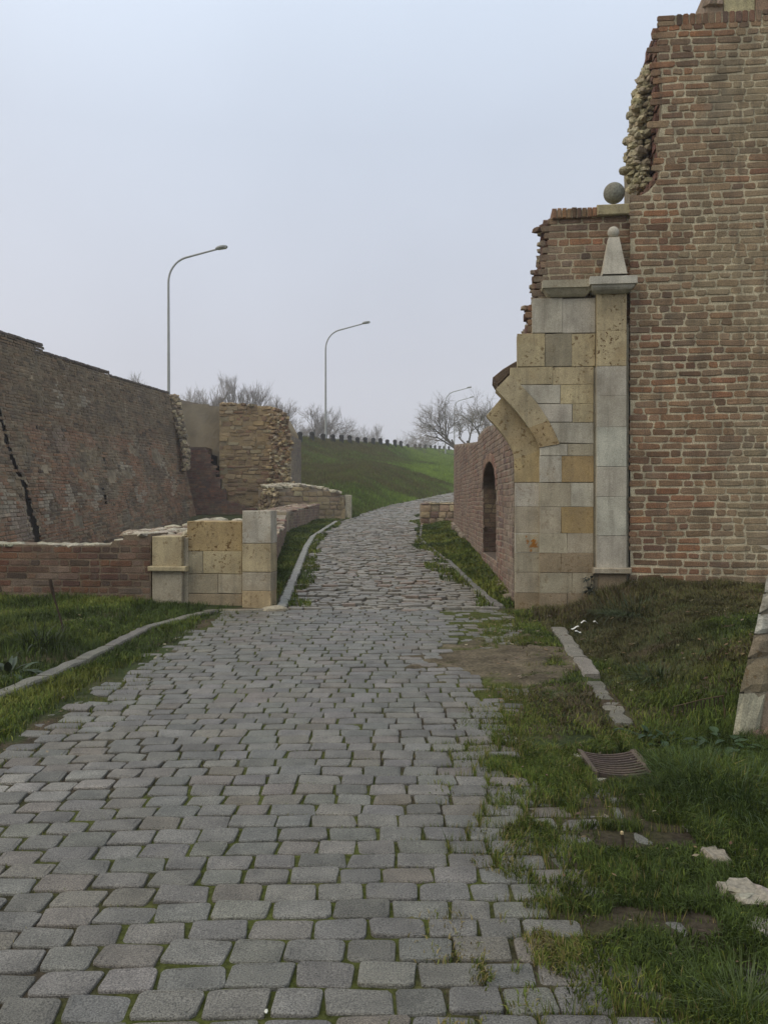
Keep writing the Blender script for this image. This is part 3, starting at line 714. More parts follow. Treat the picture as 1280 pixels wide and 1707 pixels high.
brickwork(mb, lambda u, v, w_: SP(u, v, -.7 + w_), u_n, u_f, sill, apex, mask=lambda u, v: v < harch(u) - .05, pal=[(.10, .06, .048), (.08, .052, .042)], smear=.05)
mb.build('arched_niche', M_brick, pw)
mb = MB()
for i in range(26):  # broken footing stones at the near base
    u = random.uniform(0, 3.4); p = SP(u, .42 + .05 * random.random() + .02 * u, .02); rock(mb, p, random.uniform(.05, .1), .07, .05, jit((.23, .19, .15), .2), i + 5, sub=1)
for i in range(30):
    u = random.uniform(9, PLn); p = SP(u, float(H(1.9, PA.y + u)) + .06, .02); rock(mb, p, random.uniform(.06, .14), .07, .07, jit((.24, .20, .165), .15), i + 50, sub=1)
mb.build('footing', M_rub, pw)
# small cross wall at the far end of the verge
sw = thing('stub_wall', 'small stone and brick stub wall crossing the verge at the far end of the passage wall', 'wall', (1.8, 28, .95))
mb = MB(); SS = lambda u, v, w_: Vector((1.12 + u, 27.2 - w_ - .25 * u, v))
z0 = .85; zt = at(720, 838.5, 27.2).z
v = z0
while v < zt - .03:
    u = 0; hh = random.choice([.16, .2])
    while u < 1.35:
        ln = random.uniform(.2, .34); unit(mb, SS, u + .008, min(1.4, u + ln) - .008, v + .006, min(zt, v + hh) - .006, random.uniform(.01, .05), jit(random.choice([(.33, .26, .17), (.26, .19, .13), (.17, .12, .09), (.30, .24, .17)]), .2), .012, .03, dome=.02); u += ln
    v += hh
core(mb, SS, [0, .4, .8, 1.4], lambda u: z0 - .2, lambda u: zt - .01, .6, (.24, .20, .15))
for i in range(14): rock(mb, SS(random.uniform(.1, 1.3), zt, -random.uniform(.05, .5)), .13, .1, .045, jit((.30, .27, .21), .2), i, sub=1)
mb.build('masonry', M_rub, sw)

# ================================================================ LEFT LOW WALL and gateway remains on the same plane
lw = thing('low_brick_wall', 'low reddish brick wall with mortar-capped top, across the left lawn up to the stone remains', 'wall', gpt(120, 1005))
lu0 = fuv(-140, 960)[0]; lu1 = fuv(252, 960)[0]
lt = [(fuv(-140, 906)), fuv(60, 908), fuv(120, 910), fuv(185, 909), fuv(188, 902), fuv(205, 900), fuv(208, 892), fuv(253, 890)]
ltop = lambda u: float(np.interp(u, [a for a, b in lt], [b for a, b in lt]))
mb = MB()
brickwork(mb, SG, lu0, lu1, ltop(lu0) - .083 * 13 - .02, ltop(lu1) + .02, mask=lambda u, v: v < ltop(u) - .03, pal=[(.118, .058, .038), (.092, .050, .036), (.140, .070, .042), (.074, .050, .038)], smear=.06, smcol=(.24, .19, .15), prot=.006)
uss = sorted(set(list(np.linspace(lu0, lu1, 40)) + [a for a, b in lt[1:-1]]))
core(mb, SG, uss, lambda u: .1, ltop, .6, (.165, .125, .088), wf=-.001)
mb.build('brick_face', M_brick, lw)
mb = MB()
for i in range(90):
    u = random.uniform(lu0, lu1); rock(mb, SG(u, ltop(u) - .008, -random.uniform(.03, .5)), random.uniform(.05, .12), .07, .026, jit((.36, .33, .26), .2), i, sub=1)
mb.build('mortar_cap', M_rub, lw)
gl = thing('gateway_remains', 'knee-high yellowish limestone gateway remains with tall end post, left of the cobbled road', 'gateway', gpt(350, 1010))
mb = MB()
for x0, y0, x1, y1, c, p in [(312, 869, 404, 919, Oc, 1.), (312, 919, 339, 957, Gy, .4), (339, 919, 404, 957, Ye, .8), (312, 957, 364, 990, Gy, .3), (364, 957, 404, 990, Ge, .3), (312, 990, 404, 1030, Bn, .3)]:
    block(mb, x0, y0, x1, y1, mixc(c, Ye, .2), 0, .55, p, .008)
mb.build('ashlar_wall', M_ash, gl)
mb = MB()
for x0, y0, x1, y1, c, p in [(404, 851.5, 452, 906, Wh, .4), (404, 906, 452, 954, Ye, .5), (404, 954, 452, 985, Ge, .4), (404, 985, 452, 1035, (.40, .31, .19), .5)]:
    block(mb, x0, y0, x1, y1, c, .13, .30, p, .006)
mb.build('end_post', M_ash, gl)
mb = MB()
block(mb, 254, 894, 304, 946, Ye, .08, .45, .5, .01); block(mb, 254, 950, 304, 1025, Ge, .07, .45, .3, .01)
mb.build('pilaster_stump', M_ash, gl)
mb = MB(); block(mb, 246, 944, 310, 953, Ye, .14, .4, .3, .01); mb.build('ledge', M_ash, gl)
mb = MB(); block(mb, 300, 896, 314, 1025, Ge, .01, .4, .3, .006); mb.build('return_strip', M_ash, gl)
# broken masonry mass behind them
rm = thing('rubble_mass', 'broken rubble wall core with white mortar stones on top, behind the yellow gateway remains', 'rubble', (-2.7, 11.4, .6))
mb = MB()
for i in range(150):
    px = random.uniform(215, 404); D = random.uniform(10.95, 12.6)
    ztop = np.interp(px, [215, 300, 335, 404], [1.17, 1.23, 1.33, 1.33]) + (D - 11) * .05
    x = (px - 640) / F * D; s_ = random.uniform(.05, .11)
    rock(mb, (x, D, ztop - .05), s_ * 1.3, s_, s_ * .5, jit(random.choice([(.42, .38, .31), (.36, .32, .26), (.28, .22, .17)]), .15), i, .3, 1)
xa = (215 - 640) / F * 11.1
mb.add([Vector(q) for q in [(-3.15, 11.0, .2), (-1.75, 10.85, .2), (-1.75, 12.6, .2), (-3.5, 12.6, .2), (-3.15, 11.0, 1.12), (-1.75, 10.85, 1.24), (-1.75, 12.6, 1.3), (-3.5, 12.6, 1.15)]], [[0, 1, 5, 4], [1, 2, 6, 5], [2, 3, 7, 6], [3, 0, 4, 7], [4, 5, 6, 7]], (.26, .22, .17))
mb.build('stones', M_rub, rm)
# threshold stone by the end post
mb = MB(); p = gp(458, 1017); rock(mb, (p.x, p.y + .02, p.z), .16, .09, .05, (.36, .32, .25), 3.3, .15, 3, rot=0.1)
tag(mb.build('threshold_stone', M_ash, base=p), 'flat worn stone at the foot of the tall end post beside the road', 'stone')

# ---------------- low wall following the passage on the left (segments A, B)
def wallseg(mb, p, q, zb, zt0, zt1, thick, pal, course=.083, colc=(.25, .21, .165), steps=None, smear=.25, stones=False):
    d = (q - p); Ln = d.length; d = d / Ln; n = Vector((d.y, -d.x, 0))
    S_ = lambda u, v, w_: Vector((p.x, p.y, 0)) + d * u + n * w_ + Vector((0, 0, v))
    tf = (lambda u: zt0 + (zt1 - zt0) * u / Ln) if steps is None else steps
    if stones:
        v = zb
        while v < max(zt0, zt1):
            u = 0; hh = random.uniform(.10, .2)
            while u < Ln:
                ln = random.uniform(.2, .5)
                if v + hh * .6 < tf(min(u + ln / 2, Ln)): unit(mb, S_, u + .01, min(Ln, u + ln) - .01, v + .008, v + hh - .008, random.uniform(.0, .05), jit(random.choice(pal), .2), .022, .03, dome=.01)
                u += ln
            v += hh
    else: brickwork(mb, S_, 0, Ln, zb, max(zt0, zt1) + .01, mask=lambda u, v: v < tf(u) - .03, pal=pal, smear=smear, course=course)
    core(mb, S_, list(np.linspace(0, Ln, 24)), lambda u: zb - .2, tf, thick, colc, wf=-.003)
    return S_, tf, Ln
lp = thing('verge_wall', 'low broken brick wall with rubble top following the left grass verge of the passage', 'wall', (-2.4, 18, .6))
mb = MB(); palr = [(.22, .13, .10), (.19, .12, .10), (.25, .16, .12), (.17, .11, .09)]
stp = lambda u: .86 + .03 * math.floor(u / .9) if u < 11.5 else 1.30
A0 = Vector((-1.52, 11.2, 0)); A1 = Vector((-2.62, 24, 0))
S_, tf, Ln = wallseg(mb, A0, A1, .35, .8, 1.3, .9, palr, steps=stp)
for i in range(160):
    u = random.uniform(0, 11.5); rock(mb, S_(u, tf(u), -random.uniform(.02, .85)), random.uniform(.05, .14), .08, .035, jit(random.choice([(.40, .36, .30), (.25, .15, .12), (.33, .27, .21), (.22, .13, .10)]), .15), i, .3, 1)
for i in range(6): rock(mb, S_(.4 + .35 * i, .80, -.04), .13, .08, .06, jit((.46, .43, .375), .08), i + 70, .15, 2, rot=1.5)
S_, tf, Ln = wallseg(mb, A1, Vector((-2.2, 30.2, 0)), .6, 1.38, 1.60, .9, palr)
for i in range(150):
    u = random.uniform(0, Ln); rock(mb, S_(u, tf(u) - .01, -random.uniform(.0, .85)), random.uniform(.08, .16), .07, .03, jit(random.choice([(.33, .28, .21), (.22, .14, .11), (.27, .19, .15)]), .2), i, .3, 1)
core(mb, lambda u, v, w_: Vector((-3.6 + u, 23.7 - w_, v)), [0, .5, 1.0], lambda u: .6, lambda u: 1.37, .5, (.33, .28, .20))
mb.build('masonry', M_brick, lp)
# ---------------- rubble wall C
rc = thing('rubble_wall', 'low pale rubble stone wall end with squared corner blocks, in front of the grassy embankment', 'wall', (-2.6, 31, 1.1))
mb = MB(); pals = [(.31, .245, .15), (.26, .20, .13), (.36, .30, .20), (.22, .165, .11)]
cprof = [at(462, 816, 30.0), at(500, 812, 30.3), at(540, 817, 30.6), at(560, 822, 30.8), at(575, 826, 31)]
C0 = Vector((cprof[0].x, 30.0, 0)); C1 = Vector((cprof[-1].x, 30.9, 0)); Lc = (C1 - C0).length
cs_ = lambda u: float(np.interp(u / Lc, [0, .34, .68, .85, 1], [c.z for c in cprof]))
S_, tf, Ln = wallseg(mb, C0, C1, .9, 2.1, 1.9, 2.6, pals, steps=cs_, stones=True)
for i in range(200):
    u = random.uniform(0, Lc * .93); dd = random.uniform(0, 2.5); rock(mb, S_(u, cs_(u) + .05 - .02 * dd + dd * .06, -dd), random.uniform(.08, .2), .12, random.uniform(.05, .09), jit(random.choice([(.42, .38, .30), (.36, .32, .25)]), .15), i, .35, 1)
for i in range(120): rock(mb, S_(-.02 + random.uniform(0, .1), random.uniform(.9, 2.1), -random.uniform(0, 2.3)), .12, random.uniform(.1, .25), .08, jit(random.choice(pals), .2), i, .3, 1, rot=0)
mb.build('rubble', M_rub, rc)
mb = MB()
for (x0, y0, x1, y1, c) in [(536, 828, 572, 838, pals[2]), (552, 838, 574, 846, pals[0]), (530, 838, 552, 847, pals[1]), (534, 848, 576, 866, pals[0]), (574, 825, 586, 866, (.36, .33, .26))]:
    a = at(x0, y1, 30.85); b = at(x1, y0, 30.85)
    Sx = lambda u, v, w_: Vector((u, 30.85 - w_, v))
    box(mb, Sx, a.x, b.x, a.z, b.z, -1.2 if x0 < 570 else -.3, .02 if x0 < 570 else -.05, c, .02, jt=.01)
mb.build('corner_blocks', M_rub, rc)

# ================================================================ BIG BATTERED BRICK WALL (left)
def lwx(D): return -13.46 + .18 * D
Wd = Vector((.18, 1, 0)).normalized(); Wn = Vector((Wd.y, -Wd.x, 0)); W0 = Vector((lwx(14), 14, 0))
BAT = .235
def SW(u, v, w_):
    fr = max(0, min(1, (2.6 - v) / 1.6)); bend = .085 * (u - 9) * fr * fr
    z = v + bend
    return W0 + Wd * u + Wn * (w_ + (5.6 - z) * BAT) + Vector((0, 0, z))
UL = (31.9 - 14) * math.hypot(1, .18)
def wu(px): D = 19921 / (906 - px); return (D - 14) * math.hypot(1, .18)
bw = thing('battered_wall', 'big sloping weathered brick rampart wall with dark diagonal crack, at the left', 'wall', W0 + Wd * 12 + Wn * 1.2 + Vector((0, 0, .7)))
def btop(u):
    for px, z in ((75, 5.90), (183, 5.70), (400, 5.60)):
        if u < wu(px): return z
    return 5.6
def wpx(px, py, z_guess=None):
    # u, v on the battered face under a photo pixel
    d = ray(px, py); o0 = Vector((0, 0, EYE)); nn = (Wn + Vector((0, 0, BAT))).normalized()
    p0 = W0 + Vector((0, 0, 5.6)); t = (p0 - o0).dot(nn) / d.dot(nn); p = o0 + d * t
    u = (p - W0).dot(Wd); z = p.z; v = z
    for _ in range(20):
        fr = max(0, min(1, (2.6 - v) / 1.6)); v = z - .085 * (u - 9) * fr * fr
    return u, v
crk = [wpx(*q) for q in [(-12, 640), (0, 684), (12, 735), (28, 782), (44, 812), (50, 850), (60, 880), (64, 905)]]
crw = [.05, .07, .08, .09, .09, .13, .15, .17]
slots = [(wpx(176, 772), .05, .18), (wpx(175, 826), .09, .30), (wpx(208, 682), .03, .2), (wpx(62, 712), .05, .08)]
def hole(u, v):
    for (a, b, wa, wb) in zip(crk[:-1], crk[1:], crw[:-1], crw[1:]):
        ab = (b[0] - a[0], b[1] - a[1]); L2 = ab[0] ** 2 + ab[1] ** 2; t = max(0, min(1, ((u - a[0]) * ab[0] + (v - a[1]) * ab[1]) / L2))
        if math.hypot(u - a[0] - ab[0] * t, v - a[1] - ab[1] * t) < (wa + (wb - wa) * t) * (1 + .5 * mn.noise(Vector((u * 9, v * 9, 0)))): return True
    for (c, hu, hv) in slots:
        if abs(u - c[0]) < hu and abs(v - c[1]) < hv: return True
    return False
pw_patch = [(wpx(*q), r_, c) for q, r_, c in [((99, 662), .28, 0), ((140, 668), .26, 0), ((100, 730), .35, 1), ((14, 845), .5, 0), ((80, 845), .35, 0), ((120, 835), .4, 0), ((163, 832), .35, 0), ((236, 826), .35, 0), ((212, 782), .3, 0), ((290, 815), .4, 0), ((269, 770), .3, 0), ((40, 870), .5, 1)]]
def bcf(u, v, c):
    n = mn.fractal(Vector((u * .35, v * .5, 2)), 1, 2, 4); n2_ = mn.noise(Vector((u * 1.3, v * 1.3, 8)))
    t = max(0, min(1, (v - 2.2) / 2.2 + n * .8))
    c = mixc(c, (.145, .112, .070), .25 + .45 * t)
    if random.random() < .12: c = tuple(x * .6 for x in c)
    if n2_ > .1 and v < 3.6: c = mixc(c, (.27, .14, .085), .5)
    if n2_ < -.3: c = mixc(c, (.09, .07, .055), .5)
    for (pc, r_, k_) in pw_patch:
        d = math.hypot((u - pc[0]) * .9, (v - pc[1]) * .8) / r_ + 1.1 * mn.fractal(Vector((u * 3, v * 3, 1)), 1, 2, 3) + .15
        if d < .8: c = mixc(c, (.38, .34, .27) if k_ == 0 else (.26, .20, .165), .55)
    return c
mb = MB()
brickwork(mb, SW, 3.5, UL, -1.2, 5.9, mask=lambda u, v: v < btop(u) - .05 and not hole(u, v) and (mn.noise(Vector((u * 1.1, v * 1.4, 33))) < .47 or v > 3.8), cf=bcf, smear=.1, prot=.010, dj=.8, wav=.05, jt=.006)
sheet(mb, SW, 3.5, UL, -1.2, 5.6, 300, 120, -.004, mask=lambda u, v: not hole(u, v), col=(.225, .18, .125), rough=.02, cvar=.3)
core(mb, lambda u, v, w_: SW(u, v, w_), [3.5, 6, wu(75), wu(183), UL - 2, UL], lambda u: -.8, btop, 2.2, (.15, .12, .10), wf=-.22)
# coping edge
def cop(mb, a, b, z):
    u = a
    while u < b:
        ln = random.uniform(.1, .14); box(mb, SW, u + .004, min(b, u + ln) - .004, z - .05, z + .02 + random.uniform(-.008, .008), -.5, .03 + random.uniform(-.01, .015), jit((.11, .09, .08), .2), .01, jt=.004); u += ln
for a, b in ((3.5, wu(75)), (wu(75), wu(183)), (wu(183), UL)): cop(mb, a, b, btop((a + b) / 2))
mb.build('brick_face', M_brick, bw)
# broken end of the facing with exposed rubble, niche of plaster, brick stub and rubble tower
mb = MB()
for i in range(560):
    t = random.random(); px = 286 + 22 * min(1, t * 1.3) + random.uniform(-3, 11) * (1 - .5 * t); py = 658 + 125 * t
    p = at(px, py, 32.1 - 1.0 * t + random.uniform(0, .3)); s_ = random.uniform(.04, .10)
    rock(mb, p, s_ * 1.1, s_, s_ * .8, jit(random.choice([(.34, .28, .19), (.25, .20, .14), (.14, .12, .09), (.40, .34, .24)]), .2), i, .3, 1)
mb.build('exposed_core', M_rub, bw)
PD_ = 34.2
nw = thing('plastered_wall', 'plain grey-brown rendered wall panel between the sloping brick rampart and the rubble tower', 'wall', at(340, 860, PD_))
mb = MB(); Sq = lambda u, v, w_: Vector((u, PD_ - w_ + .12 * (u + 7.8), v))
a = at(284, 0, PD_).x; b = at(383, 0, PD_).x
topn = lambda u: float(np.interp(u, [at(q, 0, PD_).x for q in (284, 303, 345, 383)], [at(0, q, PD_).z for q in (660, 667, 675, 679)]))
sheet(mb, Sq, a, b, .6, 5.45, 40, 60, 0, mask=lambda u, v: v < topn(u), col=(.25, .215, .16), rough=.008, cvar=.25)
core(mb, Sq, list(np.linspace(a, b, 14)), lambda u: .6, topn, 1.5, (.20, .17, .14), wf=-.05)
mb.build('render_face', M_plast, nw)
sb_ = thing('stepped_brick_stub', 'dark red stepped remnant of brickwork climbing the rendered wall', 'wall', at(345, 870, 33.2))
mb = MB(); SD = 33.1; Sb = lambda u, v, w_: Vector((u, SD - w_ + .12 * (u + 7.), v + (0)))
bp_ = [(300, 745), (341, 745), (342, 757), (350, 757), (350, 775), (358, 775), (358, 795), (366, 795), (366, 815), (374, 815), (376, 834), (392, 838), (404, 843), (430, 848)]
bu = [at(x, 0, SD).x for x, _ in bp_]; bv = [at(0, y_, SD).z for _, y_ in bp_]
bt = lambda u: float(np.interp(u, bu, bv))
brickwork(mb, Sb, bu[0], bu[-1], .7, bv[0], mask=lambda u, v: v < bt(u) - .02, pal=[(.17, .085, .065), (.14, .075, .06), (.20, .10, .07), (.12, .08, .07)], smear=.12, smcol=(.24, .18, .12), prot=.012)
core(mb, Sb, [u for u in bu], lambda u: .6, bt, 1.3, (.15, .11, .085), wf=-.003)
mb.build('brickwork', M_brick, sb_)
# rubble tower
tw = thing('rubble_tower', 'square ruined tower stump of tan rubble stone at the far end of the rampart', 'tower', at(430, 860, 33.5))
mb = MB(); TD = 33.4
x0 = at(365, 0, TD).x; x1 = at(466, 0, TD).x; x2 = at(486.5, 0, TD + .6).x
St = lambda u, v, w_: Vector((x0 + u, TD - w_ + .02 * u - .25 * math.exp(-((u - 2.2) / .5) ** 2), v))
ttp = lambda u: float(np.interp(x0 + u, [at(q, 0, TD).x for q in (360, 372, 400, 440, 462, 470, 487)], [at(0, q, TD).z for q in (678, 673, 674, 678, 684, 690, 724)]))
paln = [(.28, .205, .115), (.235, .17, .098), (.33, .25, .15), (.19, .13, .08), (.27, .225, .15), (.22, .13, .08)]
v = .6
while v < 5.4:
    u = 0; hh = random.uniform(.09, .19)
    while u < x2 - x0:
        ln = random.uniform(.12, .45)
        if v + hh * .7 < ttp(u + ln / 2):
            n_ = mn.noise(Vector((u, v * 1.2, 3)))
            c = jit(random.choice(paln), .12); c = mixc(c, (.20, .15, .10), max(0, n_) * .7)
            unit(mb, St, u + .012, min(x2 - x0, u + ln) - .012, v + .01 + random.uniform(-.02, .02), v + hh - .01 + random.uniform(-.02, .02), random.uniform(-.01, .05), c, .022, .03, dome=random.uniform(0, .012), win=-.1)
        u += ln
    v += hh
core(mb, St, list(np.linspace(0, x2 - x0, 24)), lambda u: .4, ttp, 3.2, (.27, .205, .12), wf=-.002)
for i in range(620):
    t = random.random(); py = 690 + 165 * t; px = random.gauss(463, 6) if i % 3 else random.gauss(476, 5)
    if py < 724 and px > 478: continue
    p = at(px, py, TD - .22 - .1 * random.random()); s_ = random.uniform(.04, .115)
    rock(mb, p, s_ * 1.3, s_, s_ * .7, jit(random.choice(paln + [(.40, .34, .24)]), .2), i, .35, 1)
for i in range(60):
    u = random.uniform(0, 2.6); rock(mb, St(u, ttp(u), -random.uniform(0, 1)), .15, .12, .07, jit(random.choice(paln), .2), i, .3, 1)
mb.build('rubble_face', M_rub, tw)
mb = MB(); Sr = lambda u, v, w_: Vector((x2 + w_ + u * .05, TD + .3 + u, v))
brickwork(mb, Sr, 0, 2.6, .8, 4.2, mask=lambda u, v: v < 4.15, pal=[(.19, .15, .12), (.17, .13, .11)], smear=.3)
core(mb, Sr, [0, 1, 2.6], lambda u: .5, lambda u: 4.2, .5, (.20, .16, .13), wf=-.003)
mb.build('brick_side', M_brick, tw)

# ================================================================ NEAR RIGHT BUTTRESS
bt_ = thing('stone_buttress', 'battered pale stone and brick corner of a pier at the right edge of the lawn', 'buttress', (2.3, 5.1, .25))
BD = 5.15
def SB(u, v, w_):   # v = height; left edge leans right with height
    lean = .29 * v + (.06 * max(0, .3 - v))
    return Vector((1.99 + u + lean, BD - w_ + .12 * v + u * .15, .17 + v))
mb = MB(); hs = [(-.25, .32, (.36, .34, .26), .3), (.32, .52, (.23, .19, .13), .6), (.52, .66, (.22, .18, .13), .6), (.66, .78, (.42, .41, .37), .2), (.78, .9, (.36, .34, .29), .3), (.9, 1.15, (.40, .38, .33), .3)]
for i, (a, b, c, p) in enumerate(hs):
    wd = [.17, .30, .22, .16, .2, .3, .22, .3][i]
    for (u0_, u1_, cc) in ((0, wd, c), (wd, wd + .3, jit(random.choice([(.20, .13, .10), (.25, .20, .15)]), .2)), (wd + .3, 1.2, jit((.25, .19, .14), .2))):
        nu_ = 6; g_ = .004
        vs = []; fs = []
        for iy in range(5):
            for ix in range(nu_):
                u = u0_ + g_ + (u1_ - u0_ - 2 * g_) * ix / (nu_ - 1); v = a + g_ + (b - a - 2 * g_) * iy / 4
                ed = .015 if ix in (0, nu_ - 1) or iy in (0, 4) else 0
                vs.append(SB(u + (.012 * mn.noise(Vector((v * 14, 1, i))) if ix == 0 else 0), v, -ed + .014 * mn.noise(Vector((u * 12, v * 12, i)))))
        for iy in range(4):
            for ix in range(nu_ - 1): q = iy * nu_ + ix; fs.append([q, q + 1, q + nu_ + 1, q + nu_])
        mb.add(vs, fs, cc, p)
        if u0_ == 0:
            k_ = len(vs) // nu_; vv = [vs[q * nu_] for q in range(5)]; bk = [p_ + Vector((.36, .7, 0)) for p_ in vv]
            mb.add(vv + bk, [[q, q + 1, 6 + q, 5 + q] for q in range(4)], c, p)
mb.add([SB(.012, -.3, -.02), SB(1.2, -.3, -.02), SB(1.2, 1.14, -.02), SB(.012, 1.14, -.02), SB(.3, 1.14, -.9), SB(1.2, 1.14, -.9), SB(1.2, -.3, -.9)], [[0, 1, 2, 3], [3, 2, 5, 4], [1, 6, 5, 2]], (.22, .19, .14))
mb.build('masonry', M_ash, bt_)
mb = MB()
for i in range(9): rock(mb, SB(.16 + .05 * i, .02 + .05 * random.random(), .02), .035, .04, .06, jit((.20, .13, .11), .2), i, sub=1)
mb.build('brick_footing', M_brick, bt_)

# ================================================================ DRAIN GRATE and loose stones
dg = thing('drain_grate', 'rusty sagging iron drain grate sunk in the grass beside the setts', 'drain grate', (1.27, 4.88, float(H(1.27, 4.88, False))))
mb = MB(); gz = float(H(1.27, 4.88, False)) + .02; slp = .035
def SGt(x, y, dz=0.):
    t = (x - 1.27) / .165; return Vector((x, y, gz + (y - 4.88) * slp + .026 * t * t - .026 + dz))
ny_ = 10
for j in range(ny_):
    y_ = 4.71 + .34 * j / (ny_ - 1); vs = []; fs = []; n = 14
    for i in range(n + 1):
        x = 1.125 + .29 * i / n; 
        for (dy, dz) in ((-.008, -.04), (-.008, 0), (.008, 0), (.008, -.04)): vs.append(SGt(x, y_ + dy, dz))
    for i in range(n):
        for k_ in range(3): fs.append([i * 4 + k_, i * 4 + k_ + 1, i * 4 + 5 + k_, i * 4 + 4 + k_])
    mb.add(vs, fs, jit((.075, .055, .045), .15))
mb.build('bars', M_iron, dg)
for x_ in (1.12, 1.42):
    mb = MB()
    tb = [SGt(x_ + dx, yy, dz) for yy in (4.69, 5.07) for dx, dz in ((-.015, -.03), (-.015, .003), (.015, .003), (.015, -.03))]
    mb.add(tb, [[0, 1, 5, 4], [1, 2, 6, 5], [2, 3, 7, 6], [0, 3, 2, 1], [4, 5, 6, 7]], (.10, .075, .06))
    mb.build('frame_rail', M_iron, dg)
mb = MB(); vs = [SGt(1.10, 4.66, -.15), SGt(1.44, 4.66, -.15), SGt(1.44, 5.10, -.15), SGt(1.10, 5.10, -.15)]
mb.add([v - Vector((0, 0, .0)) for v in vs], [[0, 1, 2, 3]], (.02, .017, .014)); mb.build('sump', M_iron, dg)  # near-black sheet paints the shade seen between the bars
def loose(px, py, sx_, sy_, sz_, col, label, seed, name='loose_stone', rot=0., m=None):
    mb = MB(); p = gp(px, py); p.z = float(H(p.x, p.y)); p.z -= .022; rock(mb, p, sx_, sy_, sz_, col, seed, .34, 3, rot=rot)
    for q_ in range(5 if sx_ > .055 else 0): a_ = q_ * 1.3 + seed; rock(mb, p + Vector((math.cos(a_) * sx_ * .6, math.sin(a_) * sy_ * .6, sz_ * .35)), sx_ * .42, sy_ * .36, sz_ * .5, jit(col, .25), seed + q_, .45, 2)
    return tag(mb.build(name, m or M_rub, base=p), label, 'stone', 'loose stones along the right verge')
loose(1190, 1425, .06, .085, .045, (.25, .22, .18), 'rounded pale stone half buried in grass, right of the short cut stem', 1.3)
loose(1248, 1490, .085, .11, .05, (.27, .245, .205), 'larger white broken stone in the lower right grass, in front of the rounded one', 2.6, rot=.3)
loose(1276, 1545, .06, .08, .035, (.26, .24, .21), 'small pale stone cut by the right edge of the view, lowest on the verge', 4.1)
loose(908, 1027, .08, .07, .04, (.33, .29, .22), 'small square buff stone in the grass at the foot of the gate pier', 5.2, rot=.2)
loose(1005, 1268, .001, .001, .001, (.3, .3, .3), 'x', 1) if False else None
loose(960, 1262, .05, .06, .035, (.30, .28, .24), 'grey lump of stone touching the left side of the drain grate', 6.2)
loose(985, 1297, .11, .03, .02, (.26, .245, .21), 'thin grey stone strip along the near side of the drain grate', 7.7)
loose(1088, 1247, .05, .035, .03, (.34, .32, .27), 'pale chip of stone at the far right corner of the drain grate', 8.1)
# ================================================================ STREET LAMPS
def lamp(px, D, ytop, arm, label, sc=1.):
    x = (px - 640) / F * D; zb = float(H(x, D)); zt = at(px, ytop, D).z
    t = thing('street_lamp', label, 'street lamp', (x, D, zb), 'tall street lamps along the embankment road')
    B = Vector((x, D, zb)); hh = zt - zb; mb = MB(); c = (.30, .31, .31)
    r1 = .34 * arm; pts = [B, B + Vector((0, 0, hh * .3)), B + Vector((0, 0, hh - arm * .62))]; rd = [.095, .08, .06]
    n = 8; A0_ = B + Vector((0, 0, hh - arm * .62))
    for i in range(1, n + 1):
        a = math.pi / 2 * .83 * i / n; pts.append(A0_ + Vector((arm * .42 * (1 - math.cos(a)), 0, arm * .46 * math.sin(a)))); rd.append(.055)
    pts.append(B + Vector((arm * .92, 0, hh - .04))); rd.append(.045)
    tube(mb, pts, rd, c, 8); mb.build('pole', M_metal, t)
    mb = MB(); cc = B + Vector((arm * .95, 0, hh)); bm = bmesh.new(); bmesh.ops.create_uvsphere(bm, u_segments=14, v_segments=8, radius=1)
    vv = [Vector((v.co.x * .34, v.co.y * .17, max(v.co.z, -.35) * .13)) for v in bm.verts]
    vv = [Vector((v.x, v.y, v.z + v.x * .16)) + cc for v in vv]
    mb.add(vv, [[v.index for v in f.verts] for f in bm.faces], (.22, .23, .22)); bm.free(); hd = mb.build('lamp_head', M_metal, t, smooth=True)
    mb = MB(); box(mb, lambda u, v, w_: cc + Vector((u, v, -w_ + (u) * .16)), -.2, .26, -.12, .12, .0, .075, (.45, .45, .42), .01); mb.build('lens', M_metal, hd)
    return t
lamp(282, 47, 413, 2.95, 'tallest looking street lamp, rising behind the left brick rampart')
lamp(543, 70, 538, 3.35, 'slender street lamp standing on the embankment top, between rampart and bare tree')
lamp(742, 112, 646, 3.15, 'distant street lamp whose arm shows above the bare tree by the passage wall')
lamp(757, 140, 662, 2.9, 'farthest street lamp, its head half lost among the bare branches')
# ================================================================ BOLLARDS
bx = [163, 238, 314, 382, 437, 493, 543, 597, 646, 698, 741, 792, 830, 878, 925, 958, 993, 1030, 1060, 1090, 1120, 1152]
ords = ['first', 'second', 'third', 'fourth', 'fifth', 'sixth', 'seventh', 'eighth', 'ninth', 'tenth', 'eleventh', 'twelfth', 'thirteenth', 'fourteenth', 'fifteenth', 'sixteenth', 'seventeenth', 'eighteenth', 'nineteenth', 'twentieth', 'twenty-first', 'twenty-second']
def bollard_mesh():
    mb = MB(); n = 12; vs = []; prof = [(-.1, .17), (0, .165), (.42, .155), (.44, .175), (.52, .175), (.58, .16), (.64, .10), (.655, .0)]
    for z, r_ in prof:
        for k_ in range(n):
            t = 2 * math.pi * k_ / n; vs.append((r_ * math.copysign(abs(math.cos(t)) ** .8, math.cos(t)), r_ * math.sin(t), z))
    fs = [[i * n + k_, i * n + (k_ + 1) % n, (i + 1) * n + (k_ + 1) % n, (i + 1) * n + k_] for i in range(len(prof) - 1) for k_ in range(n)]
    mb.add(vs, fs, (.035, .035, .034)); return mb
first = None
